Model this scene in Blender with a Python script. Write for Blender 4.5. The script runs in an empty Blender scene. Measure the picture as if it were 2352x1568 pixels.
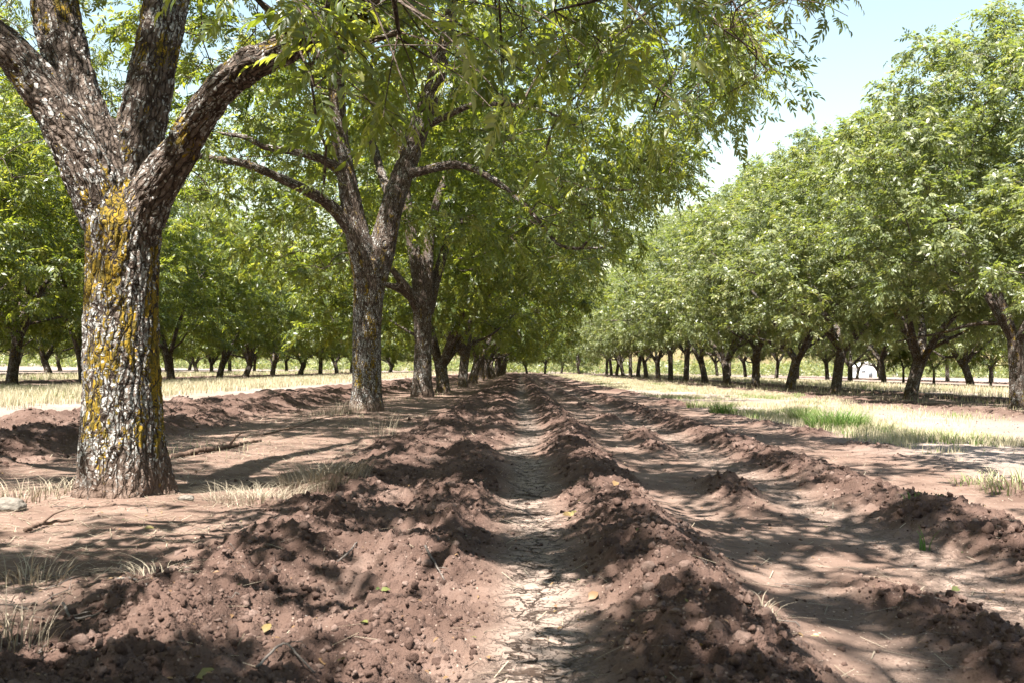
import bpy, math
import numpy as np
from mathutils import Vector, Matrix, Euler

# ------------------------------------------------------------------ camera, world, sun
SC = bpy.context.scene
COL = SC.collection
F = 2290.0                      # focal length in units of a 2352 wide frame
CAMZ = 0.9
cam_d = bpy.data.cameras.new("camera")
cam_d.sensor_width = 36.0
cam_d.lens = 36.0 * F / 2352.0
cam_d.clip_start = 0.05
cam_d.clip_end = 5000
cam_d.dof.use_dof = True
cam_d.dof.focus_distance = 12.0
cam_d.dof.aperture_fstop = 8.0
cam = bpy.data.objects.new("camera", cam_d)
COL.objects.link(cam)
CAM_M = (Matrix.Rotation(math.atan(19 / F), 4, 'Z')
         @ Matrix.Rotation(math.pi / 2 + math.atan(61 / F), 4, 'X')
         @ Matrix.Rotation(math.radians(0.69), 4, 'Z'))
cam.matrix_world = Matrix.Translation((0, 0, CAMZ)) @ CAM_M
SC.camera = cam
CR = np.array(CAM_M.to_3x3())

SUN_EL, SUN_AZ = 62.0, math.atan2(-0.50, -0.87)     # azimuth measured from +Y towards +X
world = bpy.data.worlds.new("World")
SC.world = world
world.use_nodes = True
wn = world.node_tree
sky = wn.nodes.new('ShaderNodeTexSky')
sky.sky_type = 'NISHITA'
sky.sun_disc = False
sky.sun_elevation = math.radians(SUN_EL)
sky.sun_rotation = SUN_AZ
sky.air_density = 2.0
sky.dust_density = 1.2
sky.ozone_density = 1.0
bg = wn.nodes['Background']
bg.inputs['Strength'].default_value = 0.05
wn.links.new(sky.outputs[0], bg.inputs['Color'])

sun_d = bpy.data.lights.new("sun", 'SUN')
sun_d.energy = 5.0
sun_d.angle = math.radians(0.46)
sun_d.color = (1.0, 0.95, 0.87)
sun = bpy.data.objects.new("sun", sun_d)
COL.objects.link(sun)
ce = math.cos(math.radians(SUN_EL))
SUNV = Vector((math.sin(SUN_AZ) * ce, math.cos(SUN_AZ) * ce, math.sin(math.radians(SUN_EL))))
sun.rotation_euler = SUNV.to_track_quat('Z', 'Y').to_euler()
sun.location = SUNV * 60

SC.view_settings.view_transform = 'Standard'
SC.view_settings.look = 'None'
SC.view_settings.exposure = 2.42
SC.view_settings.gamma = 1.0
SC.render.engine = 'CYCLES'
SC.cycles.max_bounces = 6
SC.cycles.diffuse_bounces = 3
SC.cycles.glossy_bounces = 2
SC.cycles.transmission_bounces = 4
SC.cycles.use_denoising = True
SC.cycles.sample_clamp_indirect = 6.0

# ------------------------------------------------------------------ helpers
def W(px, py, Y):
    """World point seen at pixel (px, py) of a 2352x1568 frame at distance Y along the rows."""
    d = CR @ np.array([(px - 1176) / F, (784 - py) / F, -1.0])
    t = Y / d[1]
    return np.array([d[0] * t, Y, CAMZ + d[2] * t])

def PJ(p):
    q = (np.asarray(p, float) - np.array([0, 0, CAMZ])) @ CR
    z = np.where(-q[..., 2] > 0.05, -q[..., 2], 0.05)
    return 1176 + F * q[..., 0] / z, 784 - F * q[..., 1] / z, -q[..., 2]

def hsh(*k):
    h = np.zeros(np.shape(k[0]), np.uint64)
    for i, a in enumerate(k):
        h = (h ^ (np.asarray(a).astype(np.int64).astype(np.uint64) + np.uint64(0x9E3779B97F4A7C15 + i * 7919))) * np.uint64(0xBF58476D1CE4E5B9)
        h ^= h >> np.uint64(29)
    h = h * np.uint64(0x94D049BB133111EB)
    h ^= h >> np.uint64(32)
    return (h & np.uint64(0xFFFFFF)).astype(np.float64) / 16777215.0

def vnoise2(x, y, seed=0):
    xi, yi = np.floor(x), np.floor(y)
    fx, fy = x - xi, y - yi
    fx = fx * fx * (3 - 2 * fx); fy = fy * fy * (3 - 2 * fy)
    s = np.full(np.shape(xi), seed)
    a = hsh(xi, yi, s); b = hsh(xi + 1, yi, s); c = hsh(xi, yi + 1, s); d = hsh(xi + 1, yi + 1, s)
    return (a * (1 - fx) + b * fx) * (1 - fy) + (c * (1 - fx) + d * fx) * fy

def fbm2(x, y, seed=0, o=4):
    r = 0; a = 0.5; n = 0
    for i in range(o):
        r = r + a * vnoise2(x * 2 ** i + 13.1 * i, y * 2 ** i - 7.7 * i, seed + i); n += a; a *= 0.5
    return r / n

def vnoise3(p, seed=0):
    i = np.floor(p); f = p - i; f = f * f * (3 - 2 * f)
    s = np.full(i.shape[:-1], seed); r = 0
    for dx in (0, 1):
        for dy in (0, 1):
            for dz in (0, 1):
                w = (f[..., 0] if dx else 1 - f[..., 0]) * (f[..., 1] if dy else 1 - f[..., 1]) * (f[..., 2] if dz else 1 - f[..., 2])
                r = r + w * hsh(i[..., 0] + dx, i[..., 1] + dy, i[..., 2] + dz, s)
    return r

def fbm3(p, seed=0, o=3):
    r = 0; a = 0.5; n = 0
    for k in range(o):
        r = r + a * vnoise3(p * 2 ** k + 5.3 * k, seed + k); n += a; a *= 0.5
    return r / n

def worley2(x, y, seed=0):
    xi, yi = np.floor(x), np.floor(y)
    f1 = np.full(np.shape(x), 9.0); f2 = f1.copy(); cr = np.zeros(np.shape(x))
    for dx in (-1, 0, 1):
        for dy in (-1, 0, 1):
            cx, cy = xi + dx, yi + dy
            s = np.full(np.shape(cx), seed)
            px = cx + hsh(cx, cy, s); py = cy + hsh(cx, cy, s + 77)
            d = np.hypot(px - x, py - y)
            m = d < f1
            f2 = np.where(m, f1, np.minimum(f2, d))
            cr = np.where(m, hsh(cx, cy, s + 5), cr)
            f1 = np.where(m, d, f1)
    return f1, f2, cr

def worley3(p, seed=0):
    b = np.floor(p)
    f1 = np.full(len(p), 9.0); f2 = f1.copy(); cr = np.zeros(len(p))
    s = np.full(len(p), seed)
    for dx in (-1, 0, 1):
        for dy in (-1, 0, 1):
            for dz in (-1, 0, 1):
                c = b + np.array([dx, dy, dz])
                q = np.stack([hsh(c[:, 0], c[:, 1], c[:, 2], s + k) for k in range(3)], 1)
                d = np.linalg.norm(c + q - p, axis=1)
                m = d < f1
                f2 = np.where(m, f1, np.minimum(f2, d))
                cr = np.where(m, hsh(c[:, 0], c[:, 1], c[:, 2], s + 9), cr)
                f1 = np.where(m, d, f1)
    return f1, f2, cr

def norm(v):
    return v / np.maximum(np.linalg.norm(v, axis=-1, keepdims=True), 1e-9)

def make_mesh(name, verts, faces, mat, attrs=None, smooth=True, midx=None):
    """faces: list of (M,k) integer arrays; attrs: {name: (N,) or (N,3) array}."""
    me = bpy.data.meshes.new(name)
    verts = np.asarray(verts, np.float32)
    faces = [np.asarray(f, np.int32) for f in faces if len(f)]
    me.vertices.add(len(verts)); me.vertices.foreach_set('co', verts.ravel())
    nl = sum(f.size for f in faces); npoly = sum(len(f) for f in faces)
    me.loops.add(nl); me.polygons.add(npoly)
    me.loops.foreach_set('vertex_index', np.concatenate([f.ravel() for f in faces]))
    tot = np.concatenate([np.full(len(f), f.shape[1], np.int32) for f in faces])
    me.polygons.foreach_set('loop_start', np.concatenate([[0], np.cumsum(tot)[:-1]]).astype(np.int32))
    if smooth:
        me.polygons.foreach_set('use_smooth', np.ones(npoly, bool))
    mats = mat if isinstance(mat, (list, tuple)) else [mat]
    for m in mats: me.materials.append(m)
    if midx is not None:
        me.polygons.foreach_set('material_index', np.asarray(midx, np.int32))
    for k, a in (attrs or {}).items():
        a = np.asarray(a, np.float32)
        at = me.attributes.new(k, 'FLOAT' if a.ndim == 1 else 'FLOAT_VECTOR', 'POINT')
        at.data.foreach_set('value' if a.ndim == 1 else 'vector', a.ravel())
    me.update(calc_edges=True)
    return me

def link(name, me, parent=None, loc=None):
    o = bpy.data.objects.new(name, me)
    COL.objects.link(o)
    if parent is not None: o.parent = parent
    if loc is not None: o.location = loc
    return o

def tag(o, label=None, cat=None, group=None, kind=None):
    if label: o['label'] = label
    if cat: o['category'] = cat
    if group: o['group'] = group
    if kind: o['kind'] = kind
    return o

def thing(name, loc, label, cat, group=None, rz=0.0, s=1.0):
    o = bpy.data.objects.new(name, None)
    o.empty_display_size = 0.3
    COL.objects.link(o)
    o.location = loc; o.rotation_euler = (0, 0, rz); o.scale = (s, s, s)
    if len(label.replace('-', ' ').split()) > 16: print('LONG', label)
    return tag(o, label, cat, group)

class MB:
    """collects vertex / face arrays into one mesh"""
    def __init__(s): s.v = []; s.f = {}; s.a = {}; s.n = 0
    def add(s, v, faces, **attrs):
        v = np.asarray(v, float).reshape(-1, 3)
        for f in faces:
            f = np.asarray(f)
            s.f.setdefault(f.shape[1], []).append(f + s.n)
        for k, a in attrs.items():
            s.a.setdefault(k, []).append(np.broadcast_to(np.asarray(a, float), (len(v),) + np.shape(a)[1:] if np.ndim(a) else (len(v),)))
        s.v.append(v); s.n += len(v)
    def mesh(s, name, mat, smooth=True):
        return make_mesh(name, np.concatenate(s.v), [np.concatenate(x) for x in s.f.values()], mat,
                         {k: np.concatenate(a) for k, a in s.a.items()}, smooth)

def frames(P):
    T = norm(np.gradient(P, axis=0))
    n = np.cross(T[0], [0.31, 0.9, 0.2]); n /= np.linalg.norm(n)
    N = [n]
    for i in range(1, len(P)):
        n = n - T[i] * (n @ T[i]); n = n / max(np.linalg.norm(n), 1e-9); N.append(n)
    N = np.array(N)
    return T, N, np.cross(T, N)

def tube(P, R, sides, s0=0.0, cap=True, fn=None):
    P = np.asarray(P, float); R = np.asarray(R, float)
    T, N, B = frames(P)
    th = np.arange(sides) * 2 * math.pi / sides
    c, s_ = np.cos(th), np.sin(th)
    RR = R[:, None] * np.ones(sides)
    if fn is not None: RR = RR * fn(P, th)
    V = P[:, None] + RR[..., None] * (c[None, :, None] * N[:, None] + s_[None, :, None] * B[:, None])
    S = s0 + np.concatenate([[0], np.cumsum(np.linalg.norm(np.diff(P, axis=0), axis=1))])
    bk = np.stack([RR * c, RR * s_, np.repeat(S[:, None], sides, 1)], -1)
    n = len(P)
    i = np.arange(n - 1)[:, None] * sides; j = np.arange(sides)[None]; k = (j + 1) % sides
    Q = np.stack([i + j, i + k, i + sides + k, i + sides + j], -1).reshape(-1, 4)
    V = V.reshape(-1, 3); bk = bk.reshape(-1, 3)
    fs = [Q]
    if cap:
        V = np.vstack([V, P[0], P[-1]]); bk = np.vstack([bk, [0, 0, S[0]], [0, 0, S[-1]]])
        j = np.arange(sides); k = (j + 1) % sides; o = (n - 1) * sides
        fs.append(np.stack([k, j, np.full(sides, n * sides)], -1))
        fs.append(np.stack([o + j, o + k, np.full(sides, n * sides + 1)], -1))
    return V, fs, bk

def smooth_line(P, R, step=0.12):
    P = np.asarray(P, float); R = np.asarray(R, float)
    Q = np.vstack([2 * P[0] - P[1], P, 2 * P[-1] - P[-2]])
    out = []; rr = []
    for i in range(len(P) - 1):
        p0, p1, p2, p3 = Q[i], Q[i + 1], Q[i + 2], Q[i + 3]
        m = max(2, int(np.linalg.norm(p2 - p1) / step))
        for t in np.arange(m) / m:
            out.append(0.5 * (2 * p1 + (p2 - p0) * t + (2 * p0 - 5 * p1 + 4 * p2 - p3) * t * t + (3 * p1 - p0 - 3 * p2 + p3) * t ** 3))
            rr.append(R[i] * (1 - t) + R[i + 1] * t)
    out.append(P[-1]); rr.append(R[-1])
    return np.array(out), np.array(rr)

# ------------------------------------------------------------------ materials
class NT:
    def __init__(s, name):
        s.m = bpy.data.materials.new(name); s.m.use_nodes = True
        s.t = s.m.node_tree; s.t.nodes.clear()
        s.out = s.t.nodes.new('ShaderNodeOutputMaterial')
    def n(s, typ, **kw):
        nd = s.t.nodes.new(typ)
        for k, v in kw.items():
            if k.startswith('i_'):
                key = k[2:]
                key = int(key) if key.isdigit() else key.replace('_', ' ')
                s.set(nd.inputs[key], v)
            else: setattr(nd, k, v)
        return nd
    def set(s, inp, v):
        if hasattr(v, 'is_output') or isinstance(v, bpy.types.NodeSocket): s.t.links.new(v, inp)
        else: inp.default_value = v
    def math(s, op, a, b=0.0, c=0.0, clamp=False):
        nd = s.t.nodes.new('ShaderNodeMath'); nd.operation = op; nd.use_clamp = clamp
        s.set(nd.inputs[0], a); s.set(nd.inputs[1], b); s.set(nd.inputs[2], c)
        return nd.outputs[0]
    def ramp(s, fac, stops, interp='LINEAR'):
        nd = s.t.nodes.new('ShaderNodeValToRGB'); cr = nd.color_ramp; cr.interpolation = interp
        while len(cr.elements) < len(stops): cr.elements.new(0.5)
        for e, (p, c) in zip(cr.elements, stops):
            e.position = p; e.color = tuple(c) + (1,) if len(c) == 3 else c
        s.set(nd.inputs[0], fac); return nd.outputs[0]
    def mix(s, fac, a, b, mode='MIX'):
        nd = s.t.nodes.new('ShaderNodeMix'); nd.data_type = 'RGBA'; nd.blend_type = mode
        f = [i for i in nd.inputs if i.identifier == 'Factor_Float'][0]
        A = [i for i in nd.inputs if i.identifier == 'A_Color'][0]; B = [i for i in nd.inputs if i.identifier == 'B_Color'][0]
        for i, v in ((f, fac), (A, a), (B, b)):
            s.set(i, tuple(v) + (1,) if isinstance(v, tuple) and len(v) == 3 else v)
        return [o for o in nd.outputs if o.identifier == 'Result_Color'][0]
    def attr(s, name, out='Fac'):
        return s.n('ShaderNodeAttribute', attribute_name=name).outputs[out]
    def noise(s, vec, scale, detail=3, rough=0.55, out=0):
        return s.n('ShaderNodeTexNoise', i_Vector=vec, i_Scale=scale, i_Detail=detail, i_Roughness=rough).outputs[out]
    def vscale(s, vec, sc):
        nd = s.n('ShaderNodeVectorMath', operation='MULTIPLY'); s.set(nd.inputs[0], vec); nd.inputs[1].default_value = sc
        return nd.outputs[0]
    def bsdf(s, color, rough, bump=None, dist=0.01, strength=1.0, spec=0.3):
        b = s.n('ShaderNodeBsdfPrincipled')
        s.set(b.inputs['Base Color'], tuple(color) + (1,) if isinstance(color, tuple) and len(color) == 3 else color)
        s.set(b.inputs['Roughness'], rough); b.inputs['Specular IOR Level'].default_value = spec
        if bump is not None:
            bp = s.n('ShaderNodeBump', i_Distance=dist, i_Strength=strength); s.set(bp.inputs['Height'], bump)
            s.t.links.new(bp.outputs[0], b.inputs['Normal'])
        return b
    def done(s, sh):
        s.t.links.new(sh if isinstance(sh, bpy.types.NodeSocket) else sh.outputs[0], s.out.inputs[0]); return s.m

def leaf_material(name, stops, trans, tf=0.42, rough=0.38, spec=0.5):
    t = NT(name)
    r = t.attr('rnd')
    oi = t.n('ShaderNodeObjectInfo').outputs['Random']
    r2 = t.math('ADD', t.math('MULTIPLY', r, 0.86), t.math('MULTIPLY', oi, 0.14))
    col = t.ramp(r2, stops)
    b = t.bsdf(col, rough, spec=spec)
    tr = t.n('ShaderNodeBsdfTranslucent')
    t.set(tr.inputs[0], t.mix(1.0, t.ramp(r2, trans), (1, 1, 1), 'MULTIPLY'))
    mx = t.n('ShaderNodeMixShader'); mx.inputs[0].default_value = tf
    t.t.links.new(b.outputs[0], mx.inputs[1]); t.t.links.new(tr.outputs[0], mx.inputs[2])
    return t.done(mx)

M_LEAF = leaf_material('pecan_leaf',
    [(0.0, (0.024, 0.042, 0.014)), (0.45, (0.060, 0.084, 0.024)), (0.8, (0.130, 0.150, 0.044)), (1.0, (0.26, 0.25, 0.11))],
    [(0.0, (0.17, 0.24, 0.02)), (0.5, (0.37, 0.41, 0.03)), (1.0, (0.56, 0.53, 0.07))], tf=0.42, rough=0.42, spec=0.5)
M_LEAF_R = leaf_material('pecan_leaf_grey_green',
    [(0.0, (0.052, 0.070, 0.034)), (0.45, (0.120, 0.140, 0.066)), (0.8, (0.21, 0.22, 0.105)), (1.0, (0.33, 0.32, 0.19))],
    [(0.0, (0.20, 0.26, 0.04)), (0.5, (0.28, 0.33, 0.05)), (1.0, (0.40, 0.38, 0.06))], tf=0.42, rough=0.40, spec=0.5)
M_GRASS = leaf_material('grass_blade',
    [(0.0, (0.045, 0.11, 0.022)), (0.22, (0.14, 0.21, 0.05)), (0.4, (0.34, 0.30, 0.185)), (1.0, (0.52, 0.455, 0.34))],
    [(0.0, (0.10, 0.24, 0.03)), (0.3, (0.22, 0.26, 0.09)), (1.0, (0.34, 0.29, 0.18))], tf=0.3, rough=0.6, spec=0.2)
M_STRAW = leaf_material('dry_straw',
    [(0.0, (0.11, 0.085, 0.060)), (0.5, (0.20, 0.165, 0.12)), (1.0, (0.32, 0.275, 0.21))],
    [(0.0, (0.16, 0.12, 0.07)), (1.0, (0.28, 0.23, 0.15))], tf=0.15, rough=0.6, spec=0.2)
M_FALLEN = leaf_material('fallen_leaf',
    [(0.0, (0.04, 0.075, 0.018)), (0.3, (0.12, 0.11, 0.03)), (0.6, (0.19, 0.11, 0.05)), (1.0, (0.08, 0.042, 0.026))],
    [(0.0, (0.05, 0.09, 0.02)), (0.5, (0.20, 0.16, 0.04)), (1.0, (0.12, 0.06, 0.03))], tf=0.12, rough=0.5)

def bark_material(name, lichen_w, lichen_y, fine=True):
    t = NT(name)
    bk = t.attr('bark', 'Vector')
    z = t.n('ShaderNodeSeparateXYZ', i_0=bk).outputs[2]
    warp = t.n('ShaderNodeVectorMath', operation='MULTIPLY_ADD')
    t.set(warp.inputs[0], t.noise(bk, 9, 2, out=1)); warp.inputs[1].default_value = (0.07, 0.07, 0.16); t.set(warp.inputs[2], bk)
    q = t.vscale(warp.outputs[0], (1, 1, 0.17))
    e = t.n('ShaderNodeTexVoronoi', feature='DISTANCE_TO_EDGE', i_Vector=q, i_Scale=26.0).outputs[0]
    ridge = t.ramp(e, [(0.0, (0, 0, 0)), (0.13, (0.75, 0.75, 0.75)), (0.4, (1, 1, 1))])
    q2 = t.vscale(warp.outputs[0], (1, 1, 0.6))
    e2 = t.n('ShaderNodeTexVoronoi', feature='DISTANCE_TO_EDGE', i_Vector=q2, i_Scale=62.0).outputs[0]
    nz = t.noise(bk, 22, 5, 0.65)
    h = t.math('ADD', t.math('MULTIPLY', ridge, 0.7), t.math('ADD', t.math('MULTIPLY', t.math('MINIMUM', e2, 0.3), 0.7), t.math('MULTIPLY', nz, 0.25)))
    base = t.mix(ridge, (0.022, 0.015, 0.011), t.ramp(nz, [(0.3, (0.055, 0.039, 0.030)), (0.5, (0.100, 0.076, 0.062)), (0.7, (0.175, 0.14, 0.12))]))
    # lichen: flakes chosen cell by cell, in patches
    cell = t.n('ShaderNodeTexVoronoi', feature='F1', i_Vector=t.vscale(warp.outputs[0], (1, 1, 0.75)), i_Scale=66.0)
    cc = t.n('ShaderNodeSeparateColor', i_0=cell.outputs['Color'])
    flake = t.ramp(cell.outputs['Distance'], [(0.50, (1, 1, 1)), (0.62, (0, 0, 0))])
    pw = t.noise(bk, 5.0, 3, 0.6); py = t.noise(t.vscale(bk, (1.6, 1.6, 0.55)), 5.0, 2, 0.5)
    lim = t.attr('lichen')
    wsel = t.math('GREATER_THAN', t.math('ADD', t.math('MULTIPLY', pw, 2.2), t.math('MULTIPLY', cc.outputs[0], 0.5)), t.math('SUBTRACT', 2.35 - lichen_w, t.math('MULTIPLY', lim, 0.6)))
    ysel = t.math('GREATER_THAN', t.math('ADD', t.math('MULTIPLY', py, 2.4), t.math('MULTIPLY', cc.outputs[1], 0.4)), t.math('SUBTRACT', 2.45 - lichen_y, t.math('MULTIPLY', lim, 0.6)))
    lm = t.math('MULTIPLY', flake, t.math('GREATER_THAN', ridge, 0.3))
    wcol = t.ramp(cc.outputs[2], [(0.0, (0.09, 0.088, 0.080)), (0.5, (0.20, 0.20, 0.19)), (1.0, (0.38, 0.38, 0.37))])
    ycol = t.ramp(cc.outputs[2], [(0.0, (0.050, 0.040, 0.010)), (0.5, (0.12, 0.085, 0.012)), (1.0, (0.22, 0.14, 0.012))])
    col = t.mix(t.math('MULTIPLY', lm, wsel), base, wcol)
    col = t.mix(t.math('MULTIPLY', t.math('GREATER_THAN', ridge, 0.25), ysel), col, ycol)
    # dust splashed on the foot of the trunk
    foot = t.math('MULTIPLY', t.math('SUBTRACT', 1.0, t.math('MULTIPLY', z, 3.0, clamp=True), clamp=True), t.math('GREATER_THAN', z, -0.5))
    col = t.mix(t.math('MULTIPLY', foot, 0.7), col, (0.13, 0.085, 0.065))
    b = t.bsdf(col, 0.85, h, 0.016 if fine else 0.02, 1.0, 0.15)
    return t.done(b)
M_BARK = bark_material('pecan_bark', 0.63, 0.38)
M_BARK_FAR = bark_material('pecan_bark_plain', 0.78, 0.62, False)

def soil_material():
    t = NT('orchard_soil')
    co = t.n('ShaderNodeNewGeometry').outputs['Position']
    till, crk, dry = t.attr('till'), t.attr('crk'), t.attr('dry')
    n1 = t.noise(co, 2.2, 4, 0.6); n2 = t.noise(co, 35, 4, 0.7); n3 = t.noise(co, 0.35, 3, 0.5)
    plain = t.ramp(n1, [(0.3, (0.090, 0.058, 0.045)), (0.55, (0.135, 0.092, 0.073)), (0.75, (0.180, 0.130, 0.106))])
    tilled = t.ramp(n1, [(0.3, (0.050, 0.031, 0.025)), (0.55, (0.088, 0.056, 0.045)), (0.75, (0.145, 0.100, 0.083))])
    pale = t.ramp(n3, [(0.3, (0.145, 0.112, 0.095)), (0.7, (0.215, 0.175, 0.152))])
    crust = t.ramp(n1, [(0.3, (0.155, 0.116, 0.096)), (0.7, (0.24, 0.188, 0.158))])
    col = t.mix(dry, plain, pale); col = t.mix(crk, col, crust); col = t.mix(till, col, tilled)
    # pale grit and dark crumbs
    g = t.n('ShaderNodeTexVoronoi', feature='F1', i_Vector=co, i_Scale=70.0)
    gs = t.n('ShaderNodeSeparateColor', i_0=g.outputs['Color'])
    grit = t.math('MULTIPLY', t.math('GREATER_THAN', gs.outputs[0], 0.93), t.math('LESS_THAN', g.outputs['Distance'], 0.30))
    col = t.mix(t.math('MULTIPLY', grit, t.math('SUBTRACT', 0.8, t.math('MULTIPLY', till, 0.4))), col, (0.34, 0.27, 0.22))
    crumb = t.math('MULTIPLY', t.math('GREATER_THAN', gs.outputs[1], 0.8), t.math('LESS_THAN', g.outputs['Distance'], 0.45))
    col = t.mix(t.math('MULTIPLY', crumb, 0.35), col, (0.06, 0.036, 0.027))
    # mud cracks
    wp = t.n('ShaderNodeVectorMath', operation='MULTIPLY_ADD')
    t.set(wp.inputs[0], t.noise(co, 5, 4, 0.65, out=1)); wp.inputs[1].default_value = (0.42, 0.42, 0.0); t.set(wp.inputs[2], co)
    flat = t.vscale(wp.outputs[0], (1, 1, 0))
    e1 = t.n('ShaderNodeTexVoronoi', feature='DISTANCE_TO_EDGE', i_Vector=flat, i_Scale=5.2).outputs[0]
    e2 = t.n('ShaderNodeTexVoronoi', feature='DISTANCE_TO_EDGE', i_Vector=flat, i_Scale=13.0).outputs[0]
    c1 = t.ramp(e1, [(0.012, (0, 0, 0)), (0.055, (1, 1, 1))]); c2 = t.ramp(e2, [(0.01, (0.35, 0.35, 0.35)), (0.05, (1, 1, 1))])
    gap = t.math('MULTIPLY', c1, c2)
    vis = t.ramp(t.noise(co, 2.3, 3, 0.6), [(0.3, (0.2, 0.2, 0.2)), (0.48, (1, 1, 1))])
    gk = t.math('MULTIPLY', t.math('MULTIPLY', t.math('SUBTRACT', 1.0, gap), crk), vis)
    col = t.mix(gk, col, (0.030, 0.020, 0.015))
    h = t.math('ADD', t.math('MULTIPLY', n2, t.math('ADD', 0.25, t.math('MULTIPLY', till, 0.75))), t.math('MULTIPLY', gk, -0.9))
    h = t.math('ADD', h, t.math('MULTIPLY', t.noise(co, 120, 3, 0.7), 0.2))
    return t.done(t.bsdf(col, 0.95, h, 0.024, 1.0, 0.08))
M_SOIL = soil_material()

def simple(name, stops, scale, rough=0.85, bump=0.004, vec=(1, 1, 1), spec=0.15):
    t = NT(name)
    co = t.vscale(t.n('ShaderNodeTexCoord').outputs['Object'], vec)
    n1 = t.noise(co, scale, 5, 0.65)
    return t.done(t.bsdf(t.ramp(n1, stops), rough, n1, bump, 1.0, spec))
def clod_material():
    t = NT('clod_soil')
    co = t.n('ShaderNodeNewGeometry').outputs['Position']
    n1 = t.noise(co, 60, 5, 0.7)
    f = t.math('ADD', t.math('MULTIPLY', n1, 0.55), t.math('MULTIPLY', t.attr('rnd'), 0.45))
    col = t.ramp(f, [(0.15, (0.036, 0.022, 0.018)), (0.5, (0.084, 0.054, 0.044)), (0.8, (0.165, 0.118, 0.100))])
    return t.done(t.bsdf(col, 0.95, n1, 0.012, 1.0, 0.05))
M_CLOD = clod_material()
M_CLOD_OLD = simple('clod_soil', [(0.3, (0.062, 0.038, 0.029)), (0.55, (0.092, 0.059, 0.047)), (0.75, (0.138, 0.093, 0.075))], 26, 0.95, 0.012, spec=0.06)
M_ROCK = simple('pale_rock', [(0.3, (0.09, 0.078, 0.067)), (0.7, (0.16, 0.143, 0.124))], 14, 0.9, 0.02)
M_DEAD = simple('dead_wood', [(0.3, (0.05, 0.04, 0.034)), (0.55, (0.11, 0.095, 0.085)), (0.75, (0.20, 0.18, 0.165))], 45, 0.85, 0.004, (1, 1, 1))
M_BROWNWOOD = simple('brown_wood', [(0.3, (0.05, 0.03, 0.022)), (0.7, (0.12, 0.08, 0.06))], 30, 0.85, 0.004)
M_PAINT = simple('white_painted_wall', [(0.3, (0.74, 0.75, 0.76)), (0.7, (0.82, 0.82, 0.81))], 1.5, 0.6, 0.002)
M_ROOF = simple('pale_metal_roof', [(0.3, (0.62, 0.63, 0.65)), (0.7, (0.72, 0.73, 0.74))], 1.2, 0.45, 0.002)
M_DOOR = simple('grey_door', [(0.3, (0.20, 0.22, 0.25)), (0.7, (0.26, 0.28, 0.30))], 2.0, 0.5, 0.002)

# ------------------------------------------------------------------ the ground
ROWS_X = (-3.0, 14.3, -20.5, -38.0, 32.0, 50.0)
def bump1(x, c, w): return np.exp(-((x - c) / w) ** 2)

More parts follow.
